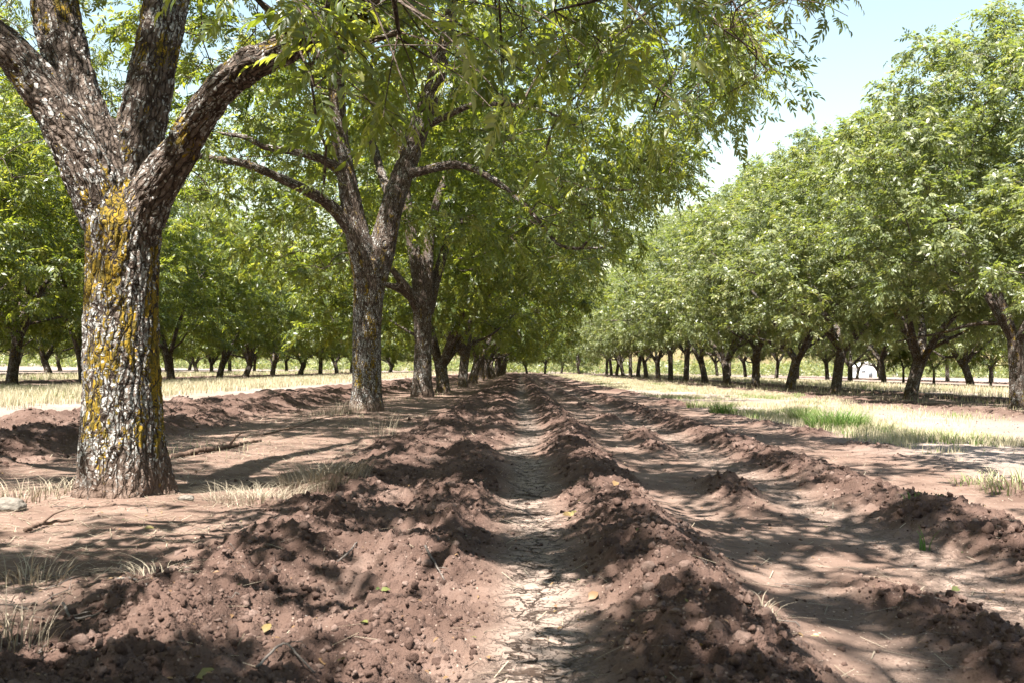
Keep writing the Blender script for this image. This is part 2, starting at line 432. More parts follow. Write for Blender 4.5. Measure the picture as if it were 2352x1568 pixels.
def ground_parts(x, y):
    """height without the finest crumbs, tilled mask, crust mask, dry mask"""
    x = np.asarray(x, float); y = np.asarray(y, float)
    wob = (fbm2(x * 0 + 3.3, y * 0.55, 11, 2) - 0.5) * 0.22 + (fbm2(x * 0.9, y * 1.4, 12, 2) - 0.5) * 0.16
    X = x + wob
    def amp(seed, lo=0.55, f=0.8):
        return lo + (1.45 - lo) * fbm2(x * 0.5 + seed, y * f, 20 + seed, 3)
    H = np.zeros_like(X); T = np.zeros_like(X)
    ridges = [(0.66, 0.27, 0.135, 0.75), (1.64, 0.17, 0.085, 0.05), (2.62, 0.30, 0.135, 0.45), (4.25, 0.30, 0.07, 0.1),
              (-0.42, 0.24, 0.065, 0.4), (-1.20, 0.32, 0.070, 0.5), (-5.1, 0.30, 0.15, 0.5), (-6.1, 0.32, 0.16, 0.5), (-7.4, 0.36, 0.15, 0.4)]
    for k, (c, w, h, lo) in enumerate(ridges):
        b = bump1(X, c, w); a = amp(k, lo)
        if lo < 0.2: a = np.clip((a - 0.62) * 2.6, 0, 1.3)
        H += h * b * a; T = np.maximum(T, np.clip(b * 1.8 * np.minimum(a, 1.2), 0, 1))
    # scalloped tilled bed on the left of the lane
    bed = 1 / (1 + np.exp(-(X + 1.66 + 0.5 * (fbm2(x * 1.3, y * 1.1, 37, 3) - 0.5)) / 0.17)) * (1 / (1 + np.exp((X + 0.12) / 0.05)))
    bed2 = 1 / (1 + np.exp(-(X + 8.3) / 0.12)) * (1 / (1 + np.exp((X + 4.5) / 0.12)))
    T = np.maximum(T, np.maximum(bed, bed2) * 0.85)
    sc = np.sin(y * 5.2 + 2.4 * fbm2(x * 1.1, y * 0.6, 31, 2) * 3 + x * 2.2)
    H += np.maximum(bed, bed2) * (0.045 * sc * amp(9, 0.3, 1.5) + 0.10 * (fbm2(x * 1.6, y * 1.6, 33, 3) - 0.5))
    # tilled beds beside the other rows
    for rx in ROWS_X[1:]:
        d = np.abs(X - rx)
        b = 1 / (1 + np.exp((np.abs(d - 3.0) - 1.5) / 0.15))
        T = np.maximum(T, b * 0.8); H += b * (0.07 * np.sin(d * 6.2) + 0.12 * (fbm2(x * 1.2, y * 1.2, 35, 3) - 0.5))
    # right of the lane ridges: flat track, faint wheel print waves
    tr = bump1(X, 1.15, 0.25) + bump1(X, 2.02, 0.22) + bump1(X, 3.35, 0.5)
    H += 0.010 * tr * np.sin(y * 9 + 4 * fbm2(x, y, 41, 2)) * np.clip(1 - T, 0, 1)
    C = np.clip(np.maximum.reduce([bump1(X, 0.10, 0.17) * 1.6, bump1(X, 1.32, 0.2) * 0.35, bump1(X, 2.05, 0.25) * 0.7]) - 0.15, 0, 1) * np.clip(1 - T * 1.3, 0, 1)
    # berm under the trees of the left row
    for rx in ROWS_X[:1]:
        H += 0.0 + 0.055 * bump1(X, rx, 1.3)
    H -= 0.055
    for bx, by in ((-2.72, 6.75), (-2.98, 19.6), (-2.9, 29.4)):
        H += 0.05 * np.exp(-((x - bx) ** 2 + (y - by) ** 2) / 0.36)
    H += 0.05 * (fbm2(x * 0.25, y * 0.25, 51, 3) - 0.5)
    H += 0.06 * np.clip((np.abs(x - 6.8) < 60) * 1.0, 0, 1) * (1 / (1 + np.exp(-(X - 4.8) / 0.5))) * (1 / (1 + np.exp((X - 10.5) / 0.5)))
    H += 0.10 * (1 / (1 + np.exp((X + 9.0) / 0.6))) * (1 / (1 + np.exp(-(X + 16.0) / 0.6)))
    D = np.clip((X - 3.9) / 1.2, 0, 1) + np.clip((-8.0 - X) / 0.8, 0, 1)
    for rx in ROWS_X[1:]:
        D = D * (1 - 0.75 * (1 / (1 + np.exp((np.abs(X - rx) - 4.8) / 0.4))))
    # furrows vanish with distance beyond the orchard
    far = np.clip((y - 175) / 30, 0, 1)
    T = T * (1 - far); H = H * (1 - far)
    return H, T, C, np.clip(D, 0, 1)

def clods(x, y, T):
    out = np.zeros_like(x)
    for sc, a, sd in ((5.5, 0.030, 1), (13.0, 0.030, 2), (29.0, 0.017, 3)):
        f1, f2, cr = worley2(x * sc + 0.3 * fbm2(x * sc, y * sc, 60 + sd, 2), y * sc, 70 + sd)
        d = np.sqrt(np.clip(1 - (f1 / 0.72) ** 2, 0, 1))
        out += a * d * (cr ** 1.3) * (1.3 if sd == 1 else 0.6)
        if sd > 1: out += a * 0.85 * cr * np.clip((f2 - f1) * 4.5, 0, 1)
    fine = (fbm2(x * 24, y * 24, 91, 3) - 0.5) * 0.030 + (fbm2(x * 7, y * 7, 95, 2) - 0.5) * 0.05
    return (out + fine) * T - 0.022 * T + (fbm2(x * 16, y * 16, 99, 3) - 0.5) * 0.016 + (fbm2(x * 4, y * 4, 98, 2) - 0.5) * 0.02

def gz(x, y):
    H, T, C, D = ground_parts(np.atleast_1d(x).astype(float), np.atleast_1d(y).astype(float))
    xx = np.atleast_1d(x).astype(float); yy = np.atleast_1d(y).astype(float)
    z = H + clods(xx, yy, np.clip(T, 0, 1))
    return z if np.ndim(x) else float(z[0])

def build_ground():
    ys = []; y = 0.6
    while y < 360:
        ys.append(y); y += max(0.012, 0.0039 * y)
    ys = np.array([-400, -150, -60, -25, -10, -4, -1.5, -0.4, 0.2] + ys + [420, 520, 700, 1000, 1600, 2600])
    t = np.arange(-0.64, 0.6401, 0.0029)
    ext = 0.66 * 1.25 ** np.arange(0, 20)
    t = np.concatenate([-ext[::-1], t, ext])
    wy = np.where(ys < 0.6, 1.8, ys + 1.2)
    x = wy[:, None] * t[None]; y = np.repeat(ys[:, None], len(t), 1)
    H, T, C, D = ground_parts(x, y)
    Z = H + clods(x, y, T)
    nr, nc = x.shape
    V = np.stack([x, y, Z], -1).reshape(-1, 3)
    i = np.arange(nr - 1)[:, None] * nc + np.arange(nc - 1)[None]
    Q = np.stack([i, i + 1, i + nc + 1, i + nc], -1).reshape(-1, 4)
    me = make_mesh('ground', V, [Q], M_SOIL, {'till': T.ravel(), 'crk': C.ravel(), 'dry': D.ravel()})
    tag(link('ground', me), 'reddish brown orchard soil ploughed into cloddy furrows along the tree rows', kind='structure')
build_ground()

def icosphere(sub):
    import bmesh
    bm = bmesh.new(); bmesh.ops.create_icosphere(bm, subdivisions=sub, radius=1.0)
    v = np.array([p.co[:] for p in bm.verts]); f = np.array([[q.index for q in p.verts] for p in bm.faces]); bm.free()
    return v, f

def rock_variant(sub, seed, rough=0.35):
    v, f = icosphere(sub)
    n = fbm3(v * 1.3 + seed * 11.7, seed, 3); m = fbm3(v * 3.5 + seed * 3.1, seed + 50, 2)
    rg = np.random.default_rng(seed * 13 + 1)
    for _ in range(9 if rough > 0.5 else 0):
        q = norm(rg.normal(size=3)); dd = v @ q; h0 = rg.uniform(0.45, 0.85)
        v = v - q * np.maximum(dd - h0, 0)[:, None]
    w = worley3(v * 1.7 + seed * 5.3, seed + 7)[0]
    v = v * (1 + rough * 1.0 * (n - 0.5) + rough * 0.9 * (m - 0.5) - rough * 0.8 * (w - 0.5))[:, None]
    return v, f

def rand_rot(rng, n):
    q = norm(rng.normal(size=(n, 4)))
    w, x, y, z = q.T
    return np.stack([np.stack([1 - 2 * (y * y + z * z), 2 * (x * y - z * w), 2 * (x * z + y * w)], -1),
                     np.stack([2 * (x * y + z * w), 1 - 2 * (x * x + z * z), 2 * (y * z - x * w)], -1),
                     np.stack([2 * (x * z - y * w), 2 * (y * z + x * w), 1 - 2 * (x * x + y * y)], -1)], -2)

def scatter_clods():
    rng = np.random.default_rng(5)
    mb = MB()
    n = 150000
    Y = 1.8 * (26 / 1.8) ** rng.random(n) ; X = rng.uniform(-1, 1, n) * (0.60 * Y + 0.9)
    H, T, C, D = ground_parts(X, Y)
    keep = rng.random(n) < np.clip(T * 1.15 - 0.25, 0.0, 1) ** 1.2 + 0.12
    X, Y, T = X[keep], Y[keep], T[keep]
    Z = gz(X, Y)
    n = len(X)
    S = np.clip(0.0056 * np.exp(rng.normal(0, 0.62, n)), 0.003, 0.04) * np.clip(0.75 + Y * 0.055, 0.8, 1.9)
    S = np.minimum(S, 0.034) * np.where(T > 0.3, 1, 0.55)
    R = rand_rot(rng, n)
    big = S > 0.010
    for sub, sel in ((1, ~big), (2, big)):
        idx = np.where(sel)[0]
        for k in range(6):
            ii = idx[k::6]
            if not len(ii): continue
            v, f = rock_variant(sub, k + 10 * sub, 0.62)
            sc = S[ii, None] * rng.uniform(0.7, 1.25, (len(ii), 3))
            V = np.einsum('nij,vj->nvi', R[ii], v) * sc[:, None, :]
            V += np.stack([X[ii], Y[ii], Z[ii] + S[ii] * 0.05], -1)[:, None]
            Fc = (f[None] + (np.arange(len(ii)) * len(v))[:, None, None]).reshape(-1, 3)
            mb.add(V.reshape(-1, 3), [Fc], rnd=np.repeat(rng.random(len(ii)), len(v)))
    o = link('soil_clods', mb.mesh('soil_clods', M_CLOD))
    tag(o, 'loose crumbly clods of brown soil lying on the ploughed ridges', 'soil clods', kind='stuff')
    print('clods', n)
scatter_clods()

# ------------------------------------------------------------------ foliage
def leaflet_hi():
    # folded lance-shaped leaflet along +y, 1 long, drooping
    v = np.array([[0, 0, 0], [-0.155, 0.32, 0.05], [0, 0.36, -0.02], [0.155, 0.32, 0.05], [-0.125, 0.66, -0.02], [0, 0.68, -0.09], [0.125, 0.66, -0.02], [0, 1.0, -0.24]])
    f4 = np.array([[1, 2, 5, 4], [2, 3, 6, 5]])
    f3 = np.array([[0, 2, 1], [0, 3, 2], [4, 5, 7], [5, 6, 7]])
    return v, [f4, f3]
def leaflet_lo():
    v = np.array([[0, 0, 0], [-0.20, 0.45, 0.02], [0, 1.0, -0.16], [0.20, 0.45, 0.02]])
    return v, [np.array([[0, 3, 2, 1]])]

def frond_template(hi, pairs, seed, L=0.30, ll=0.115):
    rng = np.random.default_rng(seed)
    lv, lf = leaflet_hi() if hi else leaflet_lo()
    mb_v = []; fs = {}; n = 0
    for i in range(pairs * 2 + 1):
        if i == pairs * 2: y = L; ang = rng.normal(0, 0.1); s = ll * 1.1
        else:
            k = i // 2; y = L * (0.22 + 0.74 * (k + 0.3 * rng.random()) / pairs)
            sgn = 1 if i % 2 else -1; ang = -sgn * (0.95 - 0.1 * k + rng.normal(0, 0.12)); s = ll * (0.75 + 0.3 * math.sin(math.pi * (k + 0.7) / pairs)) * rng.uniform(0.85, 1.1)
        c, sn = math.cos(ang), math.sin(ang)
        R = np.array([[c, -sn, 0], [sn, c, 0], [0, 0, 1]])
        tl = rng.normal(0, 0.6)
        Rt = np.array([[math.cos(tl), 0, math.sin(tl)], [0, 1, 0], [-math.sin(tl), 0, math.cos(tl)]])
        v = (lv * [1.0, 1, 1]) @ Rt.T
        dr = -rng.uniform(0.1, 0.45)
        Rd = np.array([[1, 0, 0], [0, math.cos(dr), -math.sin(dr)], [0, math.sin(dr), math.cos(dr)]])
        v = v @ Rd.T @ R.T * s + [0, y, -0.9 * y * y]
        mb_v.append(v)
        for f in lf: fs.setdefault(f.shape[1], []).append(f + n)
        n += len(v)
    if hi:   # rachis, a thin strip
        ys = np.linspace(0, L, 4); w = 0.0018
        v = np.concatenate([np.stack([np.full(4, -w), ys, -0.9 * ys ** 2 + 0.001], 1), np.stack([np.full(4, w), ys, -0.9 * ys ** 2 + 0.001], 1)])
        f = np.array([[k, k + 4, k + 5, k + 1] for k in range(3)])
        mb_v.append(v); fs.setdefault(4, []).append(f + n); n += 8
    return np.concatenate(mb_v), [np.concatenate(x) for x in fs.values()]

T_HI = [frond_template(True, p, 10 + k, 0.26 + 0.02 * k, 0.092) for k, p in enumerate((5, 6, 5, 4))]
T_MID = [frond_template(False, 4, 20 + k, 0.30, 0.145) for k in range(3)]
T_LO = [frond_template(False, 3, 30 + k, 0.32, 0.180) for k in range(3)]

def fronds_to(mb, P, D, Nn, S, templates, rng, rnd=None):
    n = len(P)
    if n == 0: return
    Y = norm(D); Z = norm(Nn - Y * np.sum(Nn * Y, 1, keepdims=True)); X = np.cross(Y, Z)
    rnd = rng.random(n) if rnd is None else rnd
    k = rng.integers(0, len(templates), n)
    for j, (tv, tf) in enumerate(templates):
        ii = np.where(k == j)[0]
        if not len(ii): continue
        V = (tv[None, :, 0:1] * X[ii, None] + tv[None, :, 1:2] * Y[ii, None] + tv[None, :, 2:3] * Z[ii, None]) * S[ii, None, None] + P[ii, None]
        off = (np.arange(len(ii)) * len(tv))[:, None, None]
        mb.add(V.reshape(-1, 3), [(f[None] + off).reshape(-1, f.shape[1]) for f in tf], rnd=np.repeat(rnd[ii], len(tv)))

def sprays(C, axis, rng, twigs=5, per=6, L=(0.45, 0.9)):
    """fronds on short twigs that fan outward from each cluster centre; returns arrays and the twigs"""
    n = len(C)
    out = C - axis; out[:, 2] *= 0.6; out = norm(out)
    O = np.repeat(out, twigs, 0); B = np.repeat(C, twigs, 0)
    d = norm(O * 0.75 + rng.normal(0, 0.75, (n * twigs, 3)) + [0, 0, 0.05])
    ln = rng.uniform(*L, n * twigs)
    tip = B + d * ln[:, None] + np.array([0, 0, -0.22]) * (ln ** 2)[:, None]
    tt = np.tile(np.linspace(0.25, 1.0, per), n * twigs) + rng.normal(0, 0.04, n * twigs * per)
    DD = np.repeat(d, per, 0); BB = np.repeat(B, per, 0); LL = np.repeat(ln, per)
    P = BB + DD * (LL * tt)[:, None] + np.array([0, 0, -0.22]) * ((LL * tt) ** 2)[:, None]
    side = norm(np.cross(DD, [0, 0, 1.0]) + 1e-6) * np.where(rng.random(len(P)) < 0.5, -1, 1)[:, None]
    FD = norm(DD * 0.55 + side * rng.uniform(0.2, 1.1, len(P))[:, None] + rng.normal(0, 0.3, (len(P), 3)) + [0, 0, -0.32])
    NN = norm(np.array([0, 0, 1.0]) + rng.normal(0, 0.62, (len(P), 3)) + DD * 0.35)
    base = np.repeat(rng.random(n), twigs * per)
    rnd = np.clip(0.25 * base + 0.75 * rng.random(len(P)) ** 1.7, 0, 1)
    return P, FD, NN, rnd, B, tip

def envelope(rng, n, center, R, z0, z1, gap=0.78, thr=0.40, seed=1, wide=0.30, ns=1.9):
    """cluster centres in an uneven dome, mostly towards its skin, with voids"""
    m = n * 14
    ph = rng.uniform(0, 6.28, 3)
    th = rng.uniform(0, 2 * math.pi, m); h = rng.random(m) ** 0.85
    prof = np.where(h > wide, np.sqrt(np.clip(1 - ((h - wide) / (1.02 - wide)) ** 2, 0, 1)) ** 1.15, 0.72 + 0.28 * h / wide)
    Rm = R * prof * (1 + 0.13 * np.sin(2 * th + ph[0]) + 0.10 * np.sin(3 * th + ph[1]) + 0.07 * np.sin(5 * th + ph[2] + h * 4))
    q = np.sqrt(rng.random(m))
    P = np.stack([center[0] + Rm * q * np.cos(th), center[1] + Rm * q * np.sin(th), z0 + (z1 - z0) * h], 1)
    P[:, 2] += (1 - q) * (h < 0.4) * 1.3
    keep = (rng.random(m) < 0.30 + 0.70 * np.maximum(q, h) ** 3) & (fbm3(P / ns, seed, 2) > thr)
    P = P[keep]
    k = rng.random(len(P)) < 0.14
    cc = np.array([center[0], center[1], z0 + 0.4 * (z1 - z0)])
    P[k] = cc + (P[k] - cc) * rng.uniform(1.05, 1.20, (k.sum(), 1)) * np.where(P[k][:, 2:3] > cc[2], 1, 0.98)
    out = []
    A = np.zeros((0, 3))
    for p in P:
        if len(A) and np.min(np.sum((A - p) ** 2, 1)) < gap * gap: continue
        out.append(p); A = np.array(out)
        if len(out) >= n: break
    return A

def grow(limbs, C, rng, zmin=2.0, tip=0.007):
    """limbs: list of (pts, radii, parent). Returns branch chains (pts, radii) that reach every cluster."""
    pos = []; par = []; man = []
    for P, R in limbs:
        S = smooth_line(P, R, 0.3)
        st = len(pos)
        if st:
            pr = int(np.argmin(np.sum((np.array(pos) - S[0][0]) ** 2, 1)))
        else: pr = -1
        for i, (p, r) in enumerate(zip(*S)):
            pos.append(p); par.append(pr if i == 0 else len(pos) - 2); man.append(r)
    base = np.array(pos[0])
    nm = len(pos)
    PA = np.zeros((nm + len(C) * 30, 3)); PA[:nm] = pos
    PL = np.zeros(len(PA)); 
    for i in range(1, nm): PL[i] = PL[par[i]] + np.linalg.norm(PA[i] - PA[par[i]])
    cnt = nm
    lp = np.array(pos)
    dmin = np.array([np.min(np.linalg.norm(lp - c, axis=1)) for c in C])
    for ci in np.argsort(dmin):
        c = C[ci]
        A = PA[:cnt]
        d = np.linalg.norm(A - c, axis=1)
        cost = d + 0.12 * PL[:cnt] + 3.0 * (A[:, 2] < zmin) + 0.6 * np.maximum(0, A[:, 2] - c[2])
        j = int(np.argmin(cost)); L = d[j]
        m = max(1, int(L / 0.42))
        a = PA[j].copy(); prev = j
        perp = rng.normal(0, 1, 3) * 0.09 * L
        for k in range(1, m + 1):
            t = k / m
            p = a + (c - a) * t + perp * math.sin(math.pi * t) + np.array([0, 0, 0.10 * L * math.sin(math.pi * t)]) + rng.normal(0, 0.02, 3) * (k < m)
            PA[cnt] = p; par.append(prev); man.append(0.0); PL[cnt] = PL[prev] + L / m
            prev = cnt; cnt += 1
    par = np.array(par); man = np.array(man)
    acc = np.zeros(cnt); kids = [[] for _ in range(cnt)]
    rad = np.zeros(cnt)
    for i in range(cnt - 1, -1, -1):
        r = acc[i] ** (1 / 2.3) if acc[i] > 0 else tip
        rad[i] = max(man[i], 0) or r
        if par[i] >= 0:
            kids[par[i]].append(i)
            if man[par[i]] == 0: acc[par[i]] += rad[i] ** 2.3
    chains = []
    for i in range(nm, cnt):
        p = par[i]
        fresh = p < nm or (kids[p] and max(kids[p], key=lambda k: rad[k]) != i)
        if fresh:
            ch = [p, i]
            while kids[ch[-1]]: ch.append(max(kids[ch[-1]], key=lambda k: rad[k]))
            r = rad[ch].copy(); r[0] = min(r[1] * 1.25, r[0])
            r = np.minimum(r, 0.55 * man[p]) if man[p] > 0 else r
            r = np.maximum(r, tip * 0.8)
            chains.append((PA[ch], r))
    return chains

def add_chains(mb, chains, rmin=0.0, lichen=0.0):
    for P, R in chains:
        if R.max() < rmin: continue
        s = 10 if R.max() > 0.06 else (6 if R.max() > 0.02 else 4)
        V, fs, bk = tube(P, R, s, s0=3.0 + (P[0][0] * 7.3) % 5, cap=False)
        mb.add(V, fs, bark=bk, lichen=lichen)

def flare(foot=0.24, lobes=5, ph=0.5, amp=0.10):
    def fn(P, th):
        z = P[:, 2:3] - P[0, 2]
        k = np.exp(-np.maximum(z, 0) / foot)
        return 1 + k * amp * (np.sin(lobes * th[None] + ph) + 0.6 * np.sin((lobes - 2) * th[None] + 2 * ph)) + 0.03 * np.sin(3 * th[None] + z * 2.0 + ph)
    return fn

# ------------------------------------------------------------------ gaps in the leaves that let the sun through to the ground and the trunk
SV = np.array(SUNV)
_q = np.random.default_rng(405)
_r = np.random.default_rng(404)
FLECK = np.stack([_r.uniform(-5.5, 5.0, 230), 2.4 * (22 / 2.4) ** _r.random(230), _r.uniform(0.08, 0.24, 230)], 1)
FLECK = np.vstack([FLECK, np.stack([_q.uniform(-3.5, 3.0, 110), _q.uniform(2.4, 7.5, 110), _q.uniform(0.07, 0.2, 110)], 1)])
LIT = np.array([(300, 1195, 330, 30), (620, 1215, 120, 24), (270, 1340, 170, 38), (820, 1410, 360, 72), (960, 1495, 260, 60), (520, 1440, 120, 30), (240, 1545, 190, 30), (1010, 1295, 150, 30),
    (1240, 1400, 110, 100), (1220, 1200, 60, 60), (1220, 1010, 60, 15), (1160, 1545, 90, 40), (1400, 1160, 110, 45), (1370, 1060, 80, 18), (1790, 1285, 90, 28), (1760, 1420, 160, 60),
    (1560, 1200, 60, 20), (1900, 1040, 220, 22), (2150, 1110, 200, 42), (2300, 1180, 90, 32), (2010, 1330, 110, 26), (2260, 1350, 90, 26), (1640, 1130, 80, 14), (2200, 1540, 170, 32),
    (90, 940, 110, 12), (600, 1040, 170, 18), (120, 1060, 90, 14), (640, 1120, 150, 38), (60, 1140, 90, 24), (60, 1440, 60, 40), (1550, 1000, 120, 10), (1900, 1200, 80, 16), (700, 1010, 150, 12)], float)
RAYS = [(W(262, y, 6.6), 0.36) for y in (420, 500, 580, 660, 740, 820, 900, 980)] + [(W(345, 380, 6.8), 0.28), (W(645, 112, 6.2), 0.35), (W(130, 330, 6.7), 0.22),
    (W(900, 50, 5.5), 0.5), (W(1230, 100, 6.0), 0.5), (W(1450, 120, 9.0), 0.6), (W(1650, 100, 10.5), 0.8), (W(770, 60, 5.7), 0.5), (W(1350, 160, 10), 0.6)]
def sunlit(P, soft=0.97):
    P = np.asarray(P)
    r = np.random.default_rng(len(P))
    S = P - SV * (P[:, 2:3] / SV[2])
    nx = (fbm2(S[:, 0] * 2.2, S[:, 1] * 2.2, 301, 3) - 0.5); ny = (fbm2(S[:, 0] * 2.2 + 50, S[:, 1] * 2.2, 302, 3) - 0.5)
    S = S + np.stack([nx * 0.7, ny * 1.3, 0 * nx], 1)
    px, py, dep = PJ(S)
    hit = np.zeros(len(P), bool)
    for cx, cy, rx, ry in LIT: hit |= (((px - cx) / rx) ** 2 + ((py - cy) / ry) ** 2 < 1) & (dep > 0.5)
    for fx, fy, fr in FLECK: hit |= ((S[:, 0] - fx) / fr) ** 2 + ((S[:, 1] - fy) / (fr * 1.2)) ** 2 < 1
    for q, rad in RAYS:
        d = P - q; t = d @ SV; d = np.linalg.norm(d - t[:, None] * SV, axis=1)
        hit |= (d < rad) & (t > rad * 1.2)
    return hit & (r.random(len(P)) < soft)

# ------------------------------------------------------------------ big near trees: limbs joined by voxel remesh, bark cut by noise
def fused_trunk(limbs, voxel, ridge=0.012, smooth=8, ph=0.5, lichen=0.6, seed=3, lobe=0.10):
    mb = MB(); SK = []
    for k, (P, R) in enumerate(limbs):
        p, r = smooth_line(P, R, 0.08)
        V, fs, bk = tube(p, r, 28, fn=flare(ph=ph, amp=lobe) if k == 0 else None)
        mb.add(V, fs)
        T, N, B = frames(p)
        S = np.concatenate([[0], np.cumsum(np.linalg.norm(np.diff(p, axis=0), axis=1))]) + (0 if k == 0 else 1.7 + k * 0.37)
        SK.append((p, r, N, B, S))
    me = mb.mesh('fused', M_BARK)
    o = bpy.data.objects.new('fused', me); COL.objects.link(o)
    m = o.modifiers.new('r', 'REMESH'); m.mode = 'VOXEL'; m.voxel_size = voxel
    m = o.modifiers.new('s', 'SMOOTH'); m.factor = 0.5; m.iterations = smooth + 6
    dg = bpy.context.evaluated_depsgraph_get(); ev = o.evaluated_get(dg); em = ev.to_mesh()
    n = len(em.vertices); V = np.zeros(n * 3, np.float32); em.vertices.foreach_get('co', V); V = V.reshape(-1, 3).astype(float)
    Nn = np.zeros(n * 3, np.float32); em.vertices.foreach_get('normal', Nn); Nn = Nn.reshape(-1, 3).astype(float)
    li = np.zeros(len(em.loops), np.int32); em.loops.foreach_get('vertex_index', li)
    ls = np.zeros(len(em.polygons), np.int32); lt = ls.copy()
    em.polygons.foreach_get('loop_start', ls); em.polygons.foreach_get('loop_total', lt)
    Q = li[ls[lt == 4][:, None] + np.arange(4)]; T3 = li[ls[lt == 3][:, None] + np.arange(3)] if (lt == 3).any() else np.zeros((0, 3), int)
    ev.to_mesh_clear(); bpy.data.objects.remove(o); bpy.data.meshes.remove(me)
    best = np.full(n, 1e9); BK = np.zeros((n, 3))
    for p, r, N, B, S in SK:
        for a in range(0, n, 20000):
            v = V[a:a + 20000]
            d = np.linalg.norm(v[:, None] - p[None], axis=2) - r[None]
            j = np.argmin(d, 1); dm = d[np.arange(len(v)), j]
            w = v - p[j]
            b = np.stack([np.sum(w * N[j], 1), np.sum(w * B[j], 1), S[j] + np.sum(w * np.cross(N[j], B[j]), 1)], 1)
            s = dm < best[a:a + 20000]
            BK[a:a + 20000][s] = b[s]; best[a:a + 20000][s] = dm[s]
    wv = BK + (np.stack([fbm3(BK * 7 + k * 9, 80 + k, 2) for k in range(3)], 1) - 0.5) * [0.08, 0.08, 0.26]
    f1, f2, cr = worley3(wv * [25, 25, 3.6], seed)
    e = np.clip((f2 - f1) / 0.42, 0, 1)
    g1, g2, c2 = worley3(wv * [46, 46, 20], seed + 40)
    h = ridge * (e ** 0.7 - 0.75) + ridge * 0.35 * (c2 - 0.5) * np.clip((g2 - g1) * 4, 0, 1) + 0.02 * (fbm3(BK * 3, 90, 2) - 0.5)
    V = V + Nn * h[:, None]
    lic = lichen * np.clip(1.25 - np.abs(BK[:, 2] - 1.15) / 2.2, 0.45, 1) - 1.3 * np.clip(0.5 - V[:, 2], 0, 0.5) + 0.18 * e
    return V, [Q, T3], BK, lic

def finish_tree(t, mbT, mbL, leafmat, barkmat=M_BARK):
    link('trunk', mbT.mesh('trunk', barkmat), t)
    link('crown', mbL.mesh('crown', leafmat, False), t)

def local(limbs, base): return [(np.asarray(P) - base, R) for P, R in limbs]

def hero(name_label, limbs_px, C, base, voxel, seed, leafmat, hi_dist, zmin, lichen=0.6, ridge=0.012, twigs=5, per=6, axis=None, group='pecan trees of the row beside the lane', mask=None, lobe=0.10, Lr=(0.45, 0.9)):
    rng = np.random.default_rng(seed)
    thick = [(np.asarray(P), np.asarray(R)) for P, R in limbs_px]
    V, fs, bk, lic = fused_trunk(local(thick, base), voxel, ridge, lichen=lichen, seed=seed, ph=seed * 1.3, lobe=lobe)
    mbT = MB(); mbT.add(V, [f for f in fs if len(f)], bark=bk, lichen=lic)
    chains = grow(thick, C, rng, zmin)
    if mask is not None:
        chains = [(P, R) for P, R in chains if not mask(P).any()]
    add_chains(mbT, [(P - base, R) for P, R in chains], lichen=0.1)
    ax = np.array([base[0], base[1], 5.0]) if axis is None else axis
    P, D, N, rnd, A, B = sprays(C, ax, rng, twigs, per, Lr)
    if mask is not None:
        k = ~mask(P) & ~sunlit(P) & ~sunlit(P + D * 0.26); P, D, N, rnd = P[k], D[k], N[k], rnd[k]
    px, py, dep = PJ(P)
    near = (dep > 0.5) & (dep < hi_dist) & (px > -300) & (px < 2650) & (py > -250)
    S = rng.uniform(0.8, 1.2, len(P))
    mbL = MB()
    fronds_to(mbL, P[near] - base, D[near], N[near], S[near], T_HI, rng, rnd[near])
    fr = ~near
    # leaves out of the frame: every other one, drawn larger
    vis = (py > -250) & (dep > 0) & (px > -300) & (px < 2650)
    drop = fr & ~vis & (np.arange(len(P)) % 2 == 0)
    f2 = fr & ~drop
    fronds_to(mbL, P[f2] - base, D[f2], N[f2], S[f2] * np.where(vis[f2], 1.0, 1.7), T_MID, rng, rnd[f2])
    # twigs
    apx, apy, ad = PJ(B)
    for a, b, ok in zip(A, B, (ad > 0.5) & (ad < hi_dist) & (apy > -200) & (apx > -200) & (apx < 2550)):
        if ok and (mask is None or not mask(b[None]).any()):
            m = (a + b) / 2 + [0, 0, 0.04]
            v, f, q = tube(np.array([a, m, b]) - base, [0.006, 0.0045, 0.003], 3, cap=False); mbT.add(v, f, bark=q, lichen=0.0)
    t = thing('pecan_tree', base, name_label, 'tree', group)
    finish_tree(t, mbT, mbL, leafmat)
    print('hero', seed, 'fronds', len(P), 'hi', near.sum(), 'trunk verts', mbT.n)
    return t

def pxl(pts): return np.array([W(*p) for p in pts])

